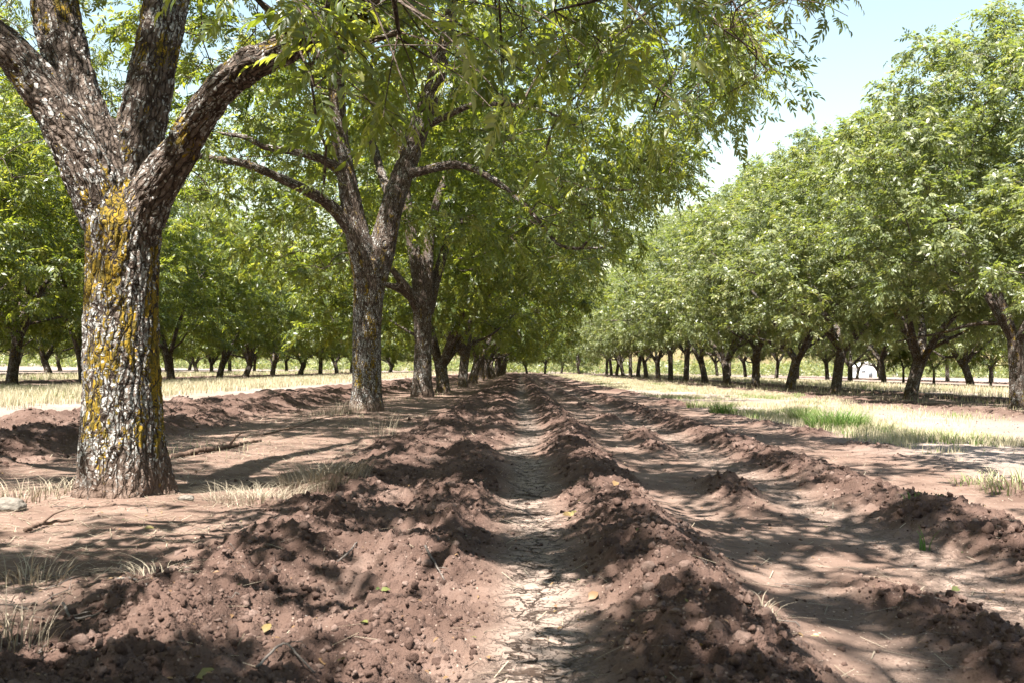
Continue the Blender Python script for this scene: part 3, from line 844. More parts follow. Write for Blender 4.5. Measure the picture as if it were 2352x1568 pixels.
# --- first tree: broad trunk in the foreground, four limbs
B1 = W(275, 1140, 6.75); B1[2] = gz(B1[0], B1[1]) - 0.02
k = 6.75 / F
T1 = [
 (np.vstack([B1 + [0, 0, -0.05], pxl([(277, 1090, 6.75), (277, 1000, 6.75), (277, 900, 6.75), (277, 800, 6.75), (280, 650, 6.75), (286, 520, 6.75), (290, 455, 6.76)])]),
  np.array([116, 102, 92, 86, 83, 81, 84, 50]) * k),
 # far left limb
 (pxl([(268, 590, 6.75), (240, 480, 6.74), (196, 370, 6.72), (145, 280, 6.70), (95, 205, 6.7), (35, 130, 6.7), (-60, 55, 6.7), (-250, -60, 6.8), (-600, -330, 7.0), (-950, -560, 7.3)]), np.array([48, 62, 62, 54, 47, 45, 42, 38, 26, 10]) * k),
 # left upright limb
 (pxl([(275, 580, 6.78), (254, 460, 6.80), (222, 360, 6.82), (185, 260, 6.86), (158, 160, 6.9), (135, 60, 6.95), (115, -60, 7.0), (60, -400, 7.3), (40, -1000, 7.8), (0, -1700, 8.4)]), np.array([50, 66, 68, 62, 54, 56, 54, 44, 30, 10]) * k),
 # right upright limb
 (pxl([(292, 560, 6.82), (303, 430, 6.88), (318, 330, 6.95), (335, 240, 7.0), (356, 140, 7.05), (372, 60, 7.1), (390, -40, 7.2), (430, -400, 7.5), (520, -1000, 7.6), (560, -1700, 7.9)]), np.array([50, 64, 60, 56, 53, 53, 53, 42, 30, 10]) * k),
 # right reaching limb
 (pxl([(300, 600, 6.72), (328, 490, 6.7), (370, 408, 6.66), (418, 340, 6.6), (457, 272, 6.5), (505, 207, 6.4), (560, 160, 6.3), (640, 118, 6.2), (720, 72, 6.1), (800, 15, 6.0), (930, -70, 5.9), (1150, -170, 6.2), (1420, -260, 7.2), (1600, -200, 8.6)]), np.array([45, 56, 49, 41, 38, 37, 36, 33, 31, 28, 24, 19, 14, 7]) * k),
 (pxl([(560, 168, 6.3), (572, 138, 6.28), (590, 122, 6.2)]), np.array([36, 33, 20]) * k),
]
rng = np.random.default_rng(101)
# hanging foliage that shows at the top of the view, placed where it hangs over the lane
def hang(n, px, py, Y, seed):
    r = np.random.default_rng(seed)
    return np.array([W(r.uniform(*px), r.uniform(*py), r.uniform(*Y)) for _ in range(n)])
C1a = np.vstack([
    hang(5, (560, 760), (-90, -10), (5.2, 6.2), 1), hang(7, (760, 1120), (-60, 140), (4.3, 7.0), 2), hang(6, (1100, 1500), (-80, 100), (4.5, 8.0), 3),
    hang(9, (1500, 1850), (-60, 30), (8.0, 11.0), 4), hang(7, (1620, 1760), (60, 210), (9.5, 12.0), 5),
    hang(2, (700, 760), (100, 200), (5.4, 6.0), 6), hang(6, (-50, 480), (-120, -40), (7.5, 9.5), 7),
    hang(6, (1180, 1620), (60, 240), (8.5, 11.5), 8)])
C1b = envelope(rng, 440, (-3.0, 7.2), 6.3, 3.6, 12.0, 0.55, 0.49, 3, ns=2.2)
px, py, dep = PJ(C1b)
C1b = C1b[(dep < 1.0) | (py < -190) | (px < -300) | (px > 2700)]
EDGE = np.array([(-400, 60), (0, 60), (300, 30), (450, 60), (560, 60), (670, 40), (700, 240), (900, 320), (1100, 330), (1300, 380), (1480, 360), (1580, 340), (1640, 330), (1700, 320), (1800, 285), (1840, 250), (1850, 90), (1950, 60), (1960, -50), (3000, -60)], float)
def view_of(px, py, dep, lines, w):
    hit = np.zeros(len(px), bool)
    for pts, dl in lines:
        for (x0, y0), (x1, y1) in zip(pts[:-1], pts[1:]):
            t = np.clip(((px - x0) * (x1 - x0) + (py - y0) * (y1 - y0)) / ((x1 - x0) ** 2 + (y1 - y0) ** 2), 0, 1)
            hit |= (np.hypot(px - x0 - t * (x1 - x0), py - y0 - t * (y1 - y0)) < w) & (dep < dl)
    return hit & (hsh(np.round(px * 3), np.round(py * 3)) < 0.85)
LIMB_LINES = [([(846, 600), (800, 430), (784, 340), (774, 220), (770, 110)], 19.3), ([(860, 600), (905, 450), (945, 345), (980, 250), (1005, 180)], 19.5),
    ([(800, 520), (690, 432), (560, 376), (450, 360)], 18.2), ([(785, 395), (690, 352), (490, 305)], 18.3), ([(1200, 480), (1290, 565), (1400, 570)], 17.0),
    ([(965, 680), (945, 540), (930, 470)], 29), ([(985, 600), (1005, 460), (1040, 370)], 29), ([(1000, 650), (1045, 520), (1110, 490)], 29)]
def mask1(P):
    px, py, dep = PJ(P)
    if len(P) > 1 and view_of(px, py, dep, LIMB_LINES, 30).any():
        return _mask1(P) | view_of(px, py, dep, LIMB_LINES, 30)
    return _mask1(P)
def _mask1(P):
    px, py, dep = PJ(P)
    lim = np.interp(px, EDGE[:, 0], EDGE[:, 1])
    return (dep > 0.3) & (py > lim) & (px > -300) & (px < 2700)
hero('nearest pecan tree, broad trunk patched with white and mustard lichen, four limbs', T1, np.vstack([C1a, C1b]), B1, 0.013, 1, M_LEAF, 14.0, 2.6, lichen=1.0, ridge=0.020, mask=mask1, lobe=0.13)

# --- second tree
B2 = W(840, 945, 19.6); B2[2] = gz(B2[0], B2[1]) - 0.02
k = 19.6 / F
T2 = [
 (np.vstack([B2 + [0, 0, -0.05], pxl([(841, 905, 19.6), (842, 860, 19.6), (843, 780, 19.6), (846, 700, 19.6), (850, 640, 19.6), (852, 600, 19.6)])]), np.array([42, 35, 33, 33, 34, 38, 40]) * k),
 (pxl([(846, 640, 19.6), (828, 570, 19.5), (815, 510, 19.5), (800, 430, 19.4), (784, 340, 19.4), (776, 260, 19.4), (772, 170, 19.4), (768, 60, 19.5), (750, -120, 19.5), (735, -350, 19.6)]), np.array([34, 30, 26, 23, 20, 19, 17, 14, 9, 4]) * k),
 (pxl([(858, 640, 19.6), (878, 570, 19.7), (896, 490, 19.7), (915, 430, 19.8), (945, 345, 19.9), (975, 260, 20), (1005, 170, 20), (1030, 60, 20.1), (1060, -120, 20.4), (1080, -330, 20.6)]), np.array([32, 31, 27, 26, 25, 23, 20, 15, 9, 4]) * k),
 (pxl([(812, 535, 19.5), (785, 500, 19.4), (745, 462, 19.2), (690, 432, 19.0), (640, 408, 18.8), (560, 376, 18.5), (470, 362, 18.2), (380, 330, 18)]), np.array([20, 16, 14, 12, 11, 9, 7, 4]) * k),
 (pxl([(790, 400, 19.4), (750, 372, 19.2), (690, 352, 19), (610, 338, 18.8), (560, 315, 18.7), (480, 305, 18.5)]), np.array([14, 11, 9, 8, 6, 4]) * k),
 (pxl([(905, 470, 19.7), (880, 410, 20.2), (862, 350, 20.6), (845, 300, 20.9), (825, 240, 21.2)]), np.array([14, 11, 10, 7, 4]) * k),
 (pxl([(965, 300, 19.9), (1020, 270, 19.2), (1100, 240, 18.4), (1230, 250, 17.6), (1350, 300, 17.2), (1440, 330, 17)]), np.array([11, 8, 6.5, 5, 4, 2.5]) * k),
 (pxl([(940, 400, 19.8), (1060, 380, 18.8), (1170, 440, 18.2), (1240, 510, 17.8), (1290, 565, 17.6), (1390, 570, 17.5)]), np.array([12, 9, 7, 5.5, 4.5, 3]) * k),
]
rng = np.random.default_rng(102)
C2 = np.vstack([envelope(rng, 440, (-2.9, 18.6), 6.6, 3.1, 12.4, 0.74, 0.34, 5),
    hang(16, (1420, 1560), (300, 440), (14.5, 18), 11), hang(16, (1250, 1480), (380, 520), (15, 19), 12), hang(10, (1150, 1400), (500, 600), (16, 20), 13),
    hang(16, (1480, 1700), (80, 230), (14, 17), 14)])
px, py, dep = PJ(C2)
EDGE2 = np.array([(-400, 480), (0, 420), (300, 420), (420, 560), (700, 620), (790, 330), (960, 330), (1000, 560), (1200, 640), (1400, 610), (1440, 520), (1500, 455), (1590, 450), (1610, 350), (1680, 300), (1750, 260), (1850, 90), (1900, -50), (3000, -80)], float)
def mask2(P):
    px, py, dep = PJ(P)
    lim = np.interp(px, EDGE2[:, 0], EDGE2[:, 1])
    return ((dep > 0.3) & (py > lim) & (px > -300) & (px < 2700)) | view_of(px, py, dep, LIMB_LINES, 22)
C2 = C2[~mask2(C2)]
T2O = hero('second pecan tree along the lane, tall forked trunk with a long bare limb', T2, C2, B2, 0.022, 2, M_LEAF, 21.0, 2.8, lichen=0.75, ridge=0.016, mask=mask2)

kc = W(884, 560, 19.33) - B2
a_ = np.linspace(0, 2 * math.pi, 17)[:-1]
ring = MB()
P_ = np.stack([0.060 * np.cos(a_), 0 * a_ , 0.085 * np.sin(a_)], 1) + kc
for i_ in range(16):
    V_, f_, b_ = tube([P_[i_], (P_[i_] + P_[(i_ + 1) % 16]) / 2 + [0, -0.004, 0], P_[(i_ + 1) % 16]], [0.032, 0.034, 0.032], 8); ring.add(V_, f_, bark=b_ + [0, 0, 1.0], lichen=0.5)
link('knothole', ring.mesh('knothole', M_BARK), T2O)
# --- third tree
B3 = W(970, 908, 29.4); B3[2] = gz(B3[0], B3[1]) - 0.02
k = 29.4 / F
T3 = [
 (np.vstack([B3 + [0, 0, -0.05], pxl([(969, 885, 29.4), (971, 850, 29.4), (972, 780, 29.4), (970, 730, 29.4), (972, 690, 29.4)])]), np.array([29, 24, 21, 20, 21, 22]) * k),
 (pxl([(966, 730, 29.4), (950, 690, 29.2), (920, 665, 29), (890, 655, 28.8), (820, 640, 28.4)]), np.array([14, 12, 9, 7, 3]) * k),
 (pxl([(960, 710, 29.3), (935, 665, 29), (905, 625, 28.8), (880, 590, 28.6)]), np.array([13, 11, 8, 4]) * k),
 (pxl([(968, 700, 29.4), (958, 620, 29.4), (945, 540, 29.4), (935, 470, 29.4), (925, 380, 29.4), (915, 260, 29.4), (900, 120, 29.5)]), np.array([19, 15, 14, 12, 10, 7, 3]) * k),
 (pxl([(976, 700, 29.4), (982, 610, 29.5), (988, 540, 29.6), (1005, 460, 29.8), (1035, 380, 30), (1060, 300, 30.2), (1090, 180, 30.5)]), np.array([17, 14, 12, 10, 8, 6, 3]) * k),
 (pxl([(985, 720, 29.5), (1000, 650, 29.9), (1020, 580, 30.2), (1045, 520, 30.5), (1100, 490, 30.6)]), np.array([12, 12, 11, 8, 4]) * k),
]
rng = np.random.default_rng(103)
C3 = envelope(rng, 420, (-2.6, 28.8), 6.4, 2.9, 12.4, 0.76, 0.36, 7)
EDGE3 = np.array([(-400, 600), (300, 600), (700, 640), (900, 610), (940, 560), (1000, 560), (1040, 690), (1200, 700), (1440, 700), (1470, 620), (1500, 500), (1560, 380), (1700, 100), (3000, -80)], float)
def mask3(P):
    px, py, dep = PJ(P)
    lim = np.interp(px, EDGE3[:, 0], EDGE3[:, 1])
    return (dep > 0.3) & (py > lim)
C3 = C3[~mask3(C3)]
hero('third pecan tree along the lane, straight dark trunk with two pale side limbs', T3, C3, B3, 0.03, 3, M_LEAF, 10.0, 2.2, lichen=0.4, ridge=0.018, mask=mask3)

# ------------------------------------------------------------------ prototypes for all other trees
def prototype(seed, R=5.9, top=12.6, z0=2.4, fork=1.7, r0=0.24, lean=(0.0, 0.0), n=400, twigs=5, per=6, leafmat=M_LEAF, nl=4, tmpl=None, clump=(0.72, 0.45, 1.7), fsc=1.0, Lr=(0.40, 0.80), world=None):
    rng = np.random.default_rng(seed)
    L = np.array([lean[0], lean[1], 0])
    f = np.array([0, 0, fork]) + L
    trunk = (np.array([[0, 0, -0.08], [0.0, 0, 0.25], L * 0.4 + [0, 0, fork * 0.55], f]), np.array([r0 * 1.42, r0 * 1.06, r0 * 0.95, r0]))
    limbs = [trunk]
    a0 = rng.uniform(0, 6.28)
    for i in range(nl):
        a = a0 + i * 6.28 / nl + rng.normal(0, 0.25)
        o = np.array([math.cos(a), math.sin(a), 0]); e = rng.uniform(0.25, 0.62)
        p = [f - [0, 0, 0.25]]; d = norm(o * e + [0, 0, 0.8]); cur = p[0]
        for s in range(5):
            d = norm(d + rng.normal(0, 0.13, 3) + o * 0.04); cur = cur + d * (top - fork) / 6.2; p.append(cur)
        rr = r0 * rng.uniform(0.5, 0.72)
        limbs.append((np.array(p), rr * np.array([1.1, 0.95, 0.7, 0.5, 0.3, 0.1])))
        if i < 3:
            q = p[1] * 0.5 + p[0] * 0.5; e2 = norm(o * 1.0 + rng.normal(0, 0.25, 3) + [0, 0, 0.45]); pts = [q]
            for s in range(4):
                q = q + e2 * 0.9; e2 = norm(e2 + rng.normal(0, 0.18, 3) + [0, 0, 0.03]); pts.append(q)
            limbs.append((np.array(pts), rr * np.array([0.55, 0.45, 0.35, 0.25, 0.1])))
    C = envelope(rng, n, (L[0], L[1]), R, z0, top, clump[0], clump[1], seed, ns=clump[2])
    chains = grow(limbs, C, rng, fork * 0.95, 0.009)
    mbT = MB()
    for j, (P, Rr) in enumerate(limbs):
        p, r = smooth_line(P, Rr, 0.22 if j else 0.12)
        V, fs, bk = tube(p, r, 16 if j == 0 else 10, s0=0 if j == 0 else 1.8 + j, cap=False, fn=flare(ph=seed, amp=0.12) if j == 0 else None)
        V = V + norm(V - V.mean(0)) * 0
        mbT.add(V, fs, bark=bk, lichen=0.15)
    add_chains(mbT, chains, 0.0085, 0.1)
    P, D, N, rnd, A, B = sprays(C, np.array([L[0], L[1], 4.5]), rng, twigs, per, Lr)
    if world is not None:
        k = ~sunlit(P + world) & ~sunlit(P + D * 0.28 + world); P, D, N, rnd = P[k], D[k], N[k], rnd[k]
    mbL = MB()
    fronds_to(mbL, P, D, N, fsc * rng.uniform(0.85, 1.25, len(P)), tmpl or T_LO, rng, rnd)
    return mbT.mesh('trunk', M_BARK_FAR), mbL.mesh('crown', leafmat, False)

PR = [prototype(201, R=5.9, top=12.6, lean=(0.25, 0.1)), prototype(202, R=6.2, top=12.0, fork=1.4, lean=(-0.2, 0.2), nl=3),
      prototype(203, R=5.6, top=13.2, fork=2.2, z0=2.5, lean=(0.1, -0.3), nl=5), prototype(204, R=6.0, top=12.2, fork=1.2, r0=0.26, lean=(0.35, 0.0), z0=2.2)]
T_FINE = [frond_template(False, 3, 40 + k, 0.28, 0.150) for k in range(3)]
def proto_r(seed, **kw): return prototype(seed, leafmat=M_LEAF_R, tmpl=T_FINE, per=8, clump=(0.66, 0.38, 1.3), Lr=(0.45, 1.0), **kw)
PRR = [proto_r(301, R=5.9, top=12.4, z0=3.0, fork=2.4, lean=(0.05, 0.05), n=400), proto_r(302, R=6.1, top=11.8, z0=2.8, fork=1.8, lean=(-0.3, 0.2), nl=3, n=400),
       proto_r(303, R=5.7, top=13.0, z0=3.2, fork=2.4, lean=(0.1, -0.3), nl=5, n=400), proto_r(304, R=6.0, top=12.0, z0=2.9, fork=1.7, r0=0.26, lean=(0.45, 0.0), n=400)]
# slender young tree
PY = prototype(205, R=2.3, top=6.0, z0=1.8, fork=1.6, r0=0.11, n=70, nl=3)

ORD = ['first', 'second', 'third', 'fourth', 'fifth', 'sixth', 'seventh', 'eighth', 'ninth', 'tenth', 'eleventh', 'twelfth', 'thirteenth', 'fourteenth', 'fifteenth', 'sixteenth',
       'seventeenth', 'eighteenth', 'nineteenth', 'twentieth', 'twenty-first', 'twenty-second', 'twenty-third', 'twenty-fourth', 'twenty-fifth', 'twenty-sixth', 'twenty-seventh', 'twenty-eighth', 'twenty-ninth', 'thirtieth']
def plant(x, y, proto, rz, s, label, group, sz=None):
    t = thing('pecan_tree', (x, y, gz(x, y) - 0.02), label, 'tree', group, rz, s)
    if sz: t.scale = (s, s, sz)
    for nm, me in zip(('trunk', 'crown'), proto): link(nm, me, t)
    return t

rng = np.random.default_rng(77)
# trees of the lane row: behind the camera (its leaves shade the foreground) and beyond the third
PB = prototype(206, R=5.9, top=12.4, lean=(0.2, 0.1), n=450, clump=(0.52, 0.46, 2.2), fsc=1.2, twigs=5, Lr=(0.3, 0.65), world=np.array([-3.2, -4.2, 0]))
plant(-3.2, -4.2, PB, 0.0, 1.0, 'pecan tree standing behind the camera whose crown shades the near furrows', 'pecan trees of the row beside the lane')
rowA = [(1018, 36.5, 3, 2.0, 0.9), (1062, 47.0, 0, 0.7, 0.95), (1086, 57.5, 1, 3.9, 1.0), (1103, 68, 2, 5.0, 1.0), (1114, 78, 0, 1.9, 1.0), (1124, 88, 3, 2.9, 1.0), (1132, 99, 1, 0.4, 1.0), (1138, 109, 2, 2.2, 1.0),
        (1144, 120, 0, 4.3, 1.0), (1149, 131, 3, 5.3, 1.0), (1153, 142, 1, 1.3, 1.0), (1156, 153, 2, 2.7, 1.0), (1159, 164, 0, 4.9, 1.0)]
for i, (px, Y, p, rz, s) in enumerate(rowA):
    x = W(px, 880, Y)[0]
    extra = {0: 'leaning trunk behind the straight dark one', 1: 'slim with a pale limb', 2: 'thick trunk with yellow lichen'}.get(i, 'dark trunk')
    plant(x, Y, PR[p], rz, s, f'{ORD[i + 3]} pecan tree along the ploughed lane, {extra}', 'pecan trees of the row beside the lane')
# right row
rowB = [(None, 19.6, 1, 0.3, 0.62), (2337, 28.7, 0, 2.6, 0.90), (2093, 36.5, 3, 0.4, 0.90), (1920, 45.2, 2, 1.2, 0.93), (1816, 52.7, 1, 4.0, 1.02), (1735, 60.6, 0, 5.2, 1.0), (1669, 69, 3, 1.7, 1.0), (1619, 77, 1, 0.2, 1.0), (1576, 86, 2, 2.4, 1.0),
        (1540, 95, 0, 3.3, 1.0), (1511, 103.6, 3, 4.4, 1.0), (1484, 112, 1, 5.9, 1.0), (1465, 121, 2, 0.9, 1.0), (1448, 130, 0, 1.5, 1.0), (1430, 139, 3, 2.2, 1.0), (1416, 148, 1, 3.1, 1.0), (1404, 157, 2, 4.7, 1.0), (1393, 166, 0, 5.5, 1.0)]
desc = {1: 'dark trunk', 2: 'leaning trunk', 3: 'pale sunlit trunk', 4: 'long sideways limb', 5: 'brown trunk'}
for i, (px, Y, p, rz, s) in enumerate(rowB):
    x = 14.6 if px is None else W(px, 880, Y)[0]
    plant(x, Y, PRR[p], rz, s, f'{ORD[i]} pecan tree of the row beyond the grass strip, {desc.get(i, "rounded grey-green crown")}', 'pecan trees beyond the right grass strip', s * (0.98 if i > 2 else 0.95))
for o in [q for q in bpy.data.objects if q.get('group') == 'pecan trees beyond the right grass strip' and q.location.y > 42]:
    o.scale = (o.scale[0], o.scale[1], o.scale[2] * (0.97 + 0.17 * min(1, max(0, (o.location.y - 60) / 30))))
# rows further left and right
def row(xc, ys, name, group, mats, jit=0.7, xs={}, small=0):
    for i, Y in enumerate(ys):
        x = xs.get(i, xc + rng.normal(0, jit * 0.5))
        plant(x, Y + rng.normal(0, jit), mats[int(rng.integers(0, 4))], rng.uniform(0, 6.28), rng.uniform(0.88, 1.05), f'{ORD[i]} pecan tree {name}', group)
row(-20.5, [25, 33.5, 42, 50, 58, 67, 76, 85, 94, 103, 112, 121, 130, 139, 148, 157], 'of the row beyond the left grass strip, counted from the camera', 'pecan trees beyond the left grass strip', PR,
    xs={2: W(30, 860, 42)[0], 3: W(168, 860, 48)[0], 4: W(385, 860, 58)[0], 5: W(510, 860, 67)[0], 6: W(565, 860, 76)[0], 7: W(622, 860, 85)[0]})
row(-38.0, [62, 71, 80, 89, 98, 107, 116, 125, 134, 143, 152, 161], 'of the far left row, two rows beyond the lane', 'pecan trees of the far left row', PR)
row(-56.0, [100, 110, 120, 130, 140, 150, 160, 170], 'of the last row at far left, small against the scrub', 'pecan trees of the last left row', PR)
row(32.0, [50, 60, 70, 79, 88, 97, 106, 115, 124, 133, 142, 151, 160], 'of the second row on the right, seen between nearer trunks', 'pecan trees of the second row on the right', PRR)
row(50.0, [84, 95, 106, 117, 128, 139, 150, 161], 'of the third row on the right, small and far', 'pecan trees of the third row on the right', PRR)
for i, (px, Y) in enumerate([(1150, 178), (1210, 186), (1252, 175), (1330, 190), (1290, 205)]):
    plant(W(px, 850, Y)[0], Y, PR[i % 4], i * 1.3, 0.92 if i != 2 else 0.8, f'{ORD[i]} pecan tree closing the far end of the lane' + (', small forked trunk' if i == 2 else ''), 'pecan trees at the end of the lane')
for i, (px, Y) in enumerate([(2145, 92), (2275, 80), (2075, 96)]):
    t = plant(W(px, 880, Y)[0], Y, PY, i * 2.0, 1.0, f'slender young tree with thin grey stem, {ORD[i]} of three behind the right rows', 'slender young trees behind the right rows')
    t.name = 'young_tree'

# ------------------------------------------------------------------ distant scrub
def scrub():
    rng = np.random.default_rng(9)
    n = 900
    ang = rng.uniform(-0.75, 0.75, n); Y = rng.uniform(205, 300, n); X = ang * Y
    C = np.stack([X, Y, rng.uniform(0.5, 2.6, n)], 1)
    m = 34
    P = np.repeat(C, m, 0) + rng.normal(0, 1, (n * m, 3)) * [1.7, 1.4, 0.75]; P[:, 2] = np.abs(P[:, 2])
    mb = MB()
    fronds_to(mb, P, rng.normal(size=(n * m, 3)), rng.normal(size=(n * m, 3)) + [0, 0, 1], rng.uniform(2.0, 3.4, n * m), T_LO[:2], rng)
    tag(link('distant_scrub', mb.mesh('distant_scrub', M_LEAF_R, False)), 'low green brush closing the view beyond the orchard', 'scrub', kind='stuff')
scrub()

# ------------------------------------------------------------------ white shed far behind the right rows
def box(mb, c, s, rot=None):
    v = np.array([[x, y, z] for x in (-.5, .5) for y in (-.5, .5) for z in (-.5, .5)]) * s + c
    f = np.array([[0, 1, 3, 2], [4, 6, 7, 5], [0, 4, 5, 1], [2, 3, 7, 6], [0, 2, 6, 4], [1, 5, 7, 3]])
    mb.add(v, [f])
def shed():
    c = W(1983, 862, 195); z = gz(c[0], 195)
    t = thing('shed', (c[0], 195, z), 'small white shed with a pale gable roof far behind the right tree rows', 'shed')
    w, d, h, r = 3.6, 4.4, 2.1, 0.85
    v = np.array([[-w/2, -d/2, 0], [w/2, -d/2, 0], [w/2, -d/2, h], [0, -d/2, h + r], [-w/2, -d/2, h], [-w/2, d/2, 0], [w/2, d/2, 0], [w/2, d/2, h], [0, d/2, h + r], [-w/2, d/2, h]])
    mb = MB(); mb.add(v, [np.array([[0, 1, 2, 4], [5, 9, 7, 6], [0, 4, 9, 5], [1, 6, 7, 2]]), np.array([[4, 2, 3], [9, 8, 7]])])
    link('wall', mb.mesh('wall', M_PAINT, False), t)
    mb = MB()
    for sx in (-1, 1):
        a = np.array([0, -d/2 - 0.25, h + r + 0.03]); b = np.array([sx * (w/2 + 0.28), -d/2 - 0.25, h - 0.10]); e = np.array([0, d + 0.5, 0]); u = np.array([0, 0, 0.07])
        v = np.array([a, b, b + e, a + e, a + u, b + u, b + e + u, a + e + u])
        mb.add(v, [np.array([[0, 1, 2, 3], [4, 7, 6, 5], [0, 4, 5, 1], [1, 5, 6, 2], [2, 6, 7, 3], [3, 7, 4, 0]])])
    link('roof', mb.mesh('roof', M_ROOF, False), t)
    mb = MB(); box(mb, (0.6, -d/2 - 0.02, 0.95), (0.85, 0.05, 1.9)); dr = link('door', mb.mesh('door', M_DOOR, False), t)
    mb = MB(); box(mb, (-0.8, -d/2 - 0.02, 1.3), (0.8, 0.05, 0.7)); link('window', mb.mesh('window', M_DOOR, False), t)
shed()

# ------------------------------------------------------------------ grass
def blades(mb, X, Y, Hh, Wd, rng, rnd, lean=0.5, Z=None):
    n = len(X); Z = gz(X, Y) if Z is None else Z
    a = rng.uniform(0, 6.28, n); wd = np.stack([np.cos(a), np.sin(a), 0 * a], 1)
    b = rng.uniform(0, 6.28, n); ln = np.stack([np.cos(b), np.sin(b), 0 * b], 1) * (rng.random(n) * lean * Hh)[:, None]
    P = np.stack([X, Y, Z - 0.01], 1); up = np.array([0, 0, 1.0])
    m1 = P + up * (Hh * 0.5)[:, None] + ln * 0.3; tp = P + up * (Hh * 0.95)[:, None] + ln
    w = wd * Wd[:, None]
    V = np.stack([P - w, P + w, m1 - w * 0.7, m1 + w * 0.7, tp], 1)
    o = (np.arange(n) * 5)[:, None]
    mb.add(V.reshape(-1, 3), [np.array([[0, 1, 3, 2]]) + o, np.array([[2, 3, 4]]) + o], rnd=np.repeat(rnd, 5))

def grass_field(name, xr, yr, n, seed, label, green=0.25, dens=0.45, hh=(0.10, 0.30), minx=None):
    rng = np.random.default_rng(seed)
    Y = yr[0] * (yr[1] / yr[0]) ** (rng.random(n)); X = rng.uniform(*xr, n)
    g = fbm2(X * 0.9 + 9 + 2 * fbm2(X * 1.7, Y * 0.9, seed + 2, 3), Y * 0.5 + 2 * fbm2(X * 1.3, Y * 0.8, seed + 3, 3), seed, 4)
    edge = np.clip(np.minimum(X - xr[0], xr[1] - X) / 0.9, 0, 1)
    keep = (rng.random(n) < np.clip((g - dens + 0.08 * np.clip(Y / 40, 0, 1.4)) * 7, 0.015, 1)) & (rng.random(n) < edge + 0.08)
    if xr[0] == 4.5: keep &= rng.random(n) < np.clip(1 - (X - 6.3) / 0.6, 0.10, 1) + np.clip((Y - 22) / 12, 0, 1)
    X, Y, g = X[keep], Y[keep], g[keep]
    Hh = rng.uniform(*hh, len(X)) * (0.6 + 0.9 * np.clip((g - dens + 0.1) * 4, 0, 1))
    gr = fbm2(X * 1.1 + 40, Y * 0.5, seed + 5, 3)
    rnd = np.where(rng.random(len(X)) < np.clip((gr - 0.62 + green) * 4, 0.03, 0.9), rng.uniform(0.10, 0.45, len(X)), rng.uniform(0.45, 1.0, len(X)))
    mb = MB(); blades(mb, X, Y, Hh, 0.0014 + 0.00024 * Y, rng, rnd)
    tag(link(name, mb.mesh(name, M_GRASS, False)), label, 'grass', kind='stuff')
grass_field('grass_strip', (4.5, 10.3), (7.5, 175), 330000, 31, 'pale dry grass strip with green tufts on the right of the ploughed lane', 0.06, 0.50, (0.03, 0.11))
grass_field('grass_strip', (-16.5, -9.4), (14, 175), 200000, 32, 'pale dry grass strip left of the tree row', 0.06, 0.42, (0.08, 0.22))
grass_field('grass_cover', (19.5, 28.0), (30, 180), 50000, 33, 'bleached thin grass between the right tree rows', 0.1, 0.45, (0.1, 0.3))
grass_field('grass_cover', (-34, -24.5), (40, 180), 40000, 34, 'bleached thin grass between the left tree rows', 0.1, 0.45, (0.1, 0.3))
grass_field('berm_weeds', (-4.4, -1.9), (9, 120), 4000, 35, 'thin straw-coloured weeds on the berm under the lane trees', 0.0, 0.58, (0.02, 0.09))
grass_field('row_weeds', (10.8, 18.5), (18, 170), 12000, 36, 'dry stalks and weeds under the right tree row', 0.02, 0.55, (0.05, 0.22))

def tuft(px, py, h, r, n, label, green, cat='grass tuft', mat=None, name='grass_tuft', group=None, lean=0.9, wd=0.0035):
    rr = np.random.default_rng(int(px * 7 + py))
    # ground point under the pixel
    Y = 6.0
    for _ in range(30):
        p = W(px, py, Y); g = gz(p[0], Y); d = (CAMZ - g) / max(1e-6, (CAMZ - p[2]) / Y); Y = 0.5 * Y + 0.5 * min(d, 90)
    p = W(px, py, Y)
    a = rr.uniform(0, 6.28, n); q = r * np.sqrt(rr.random(n))
    X = p[0] + q * np.cos(a); YY = Y + q * np.sin(a)
    base = np.array([p[0], Y, gz(p[0], Y)])
    mb = MB()
    N = 4
    Hh = h * rr.uniform(0.45, 1.1, n); ln = rr.uniform(0.15, lean, n) * Hh
    o = np.stack([np.cos(a + rr.normal(0, 0.6, n)), np.sin(a + rr.normal(0, 0.6, n)), 0 * a], 1)
    wdv = np.cross(o, [0, 0, 1.0]) * wd * (1 + Y * 0.06)
    P0 = np.stack([X, YY, gz(X, YY) - 0.01], 1)
    rows = []
    for j in range(N + 1):
        t = j / N
        c = P0 + np.array([0, 0, 1]) * (Hh * (t - 0.28 * t * t * lean))[:, None] + o * (ln * t * t)[:, None]
        w = wdv * (1 - t * 0.9)
        rows += [c - w, c + w]
    V = np.stack(rows, 1) - base
    oo = (np.arange(n) * (2 * (N + 1)))[:, None]
    fs = [np.array([[2 * j, 2 * j + 1, 2 * j + 3, 2 * j + 2]]) + oo for j in range(N)]
    rnd = rr.uniform(green[0], green[1], n)
    mb.add(V.reshape(-1, 3), fs, rnd=np.repeat(rnd, 2 * (N + 1)))
    t = link(name, mb.mesh(name, mat or M_GRASS, False), None, base)
    tag(t, label, cat, group)

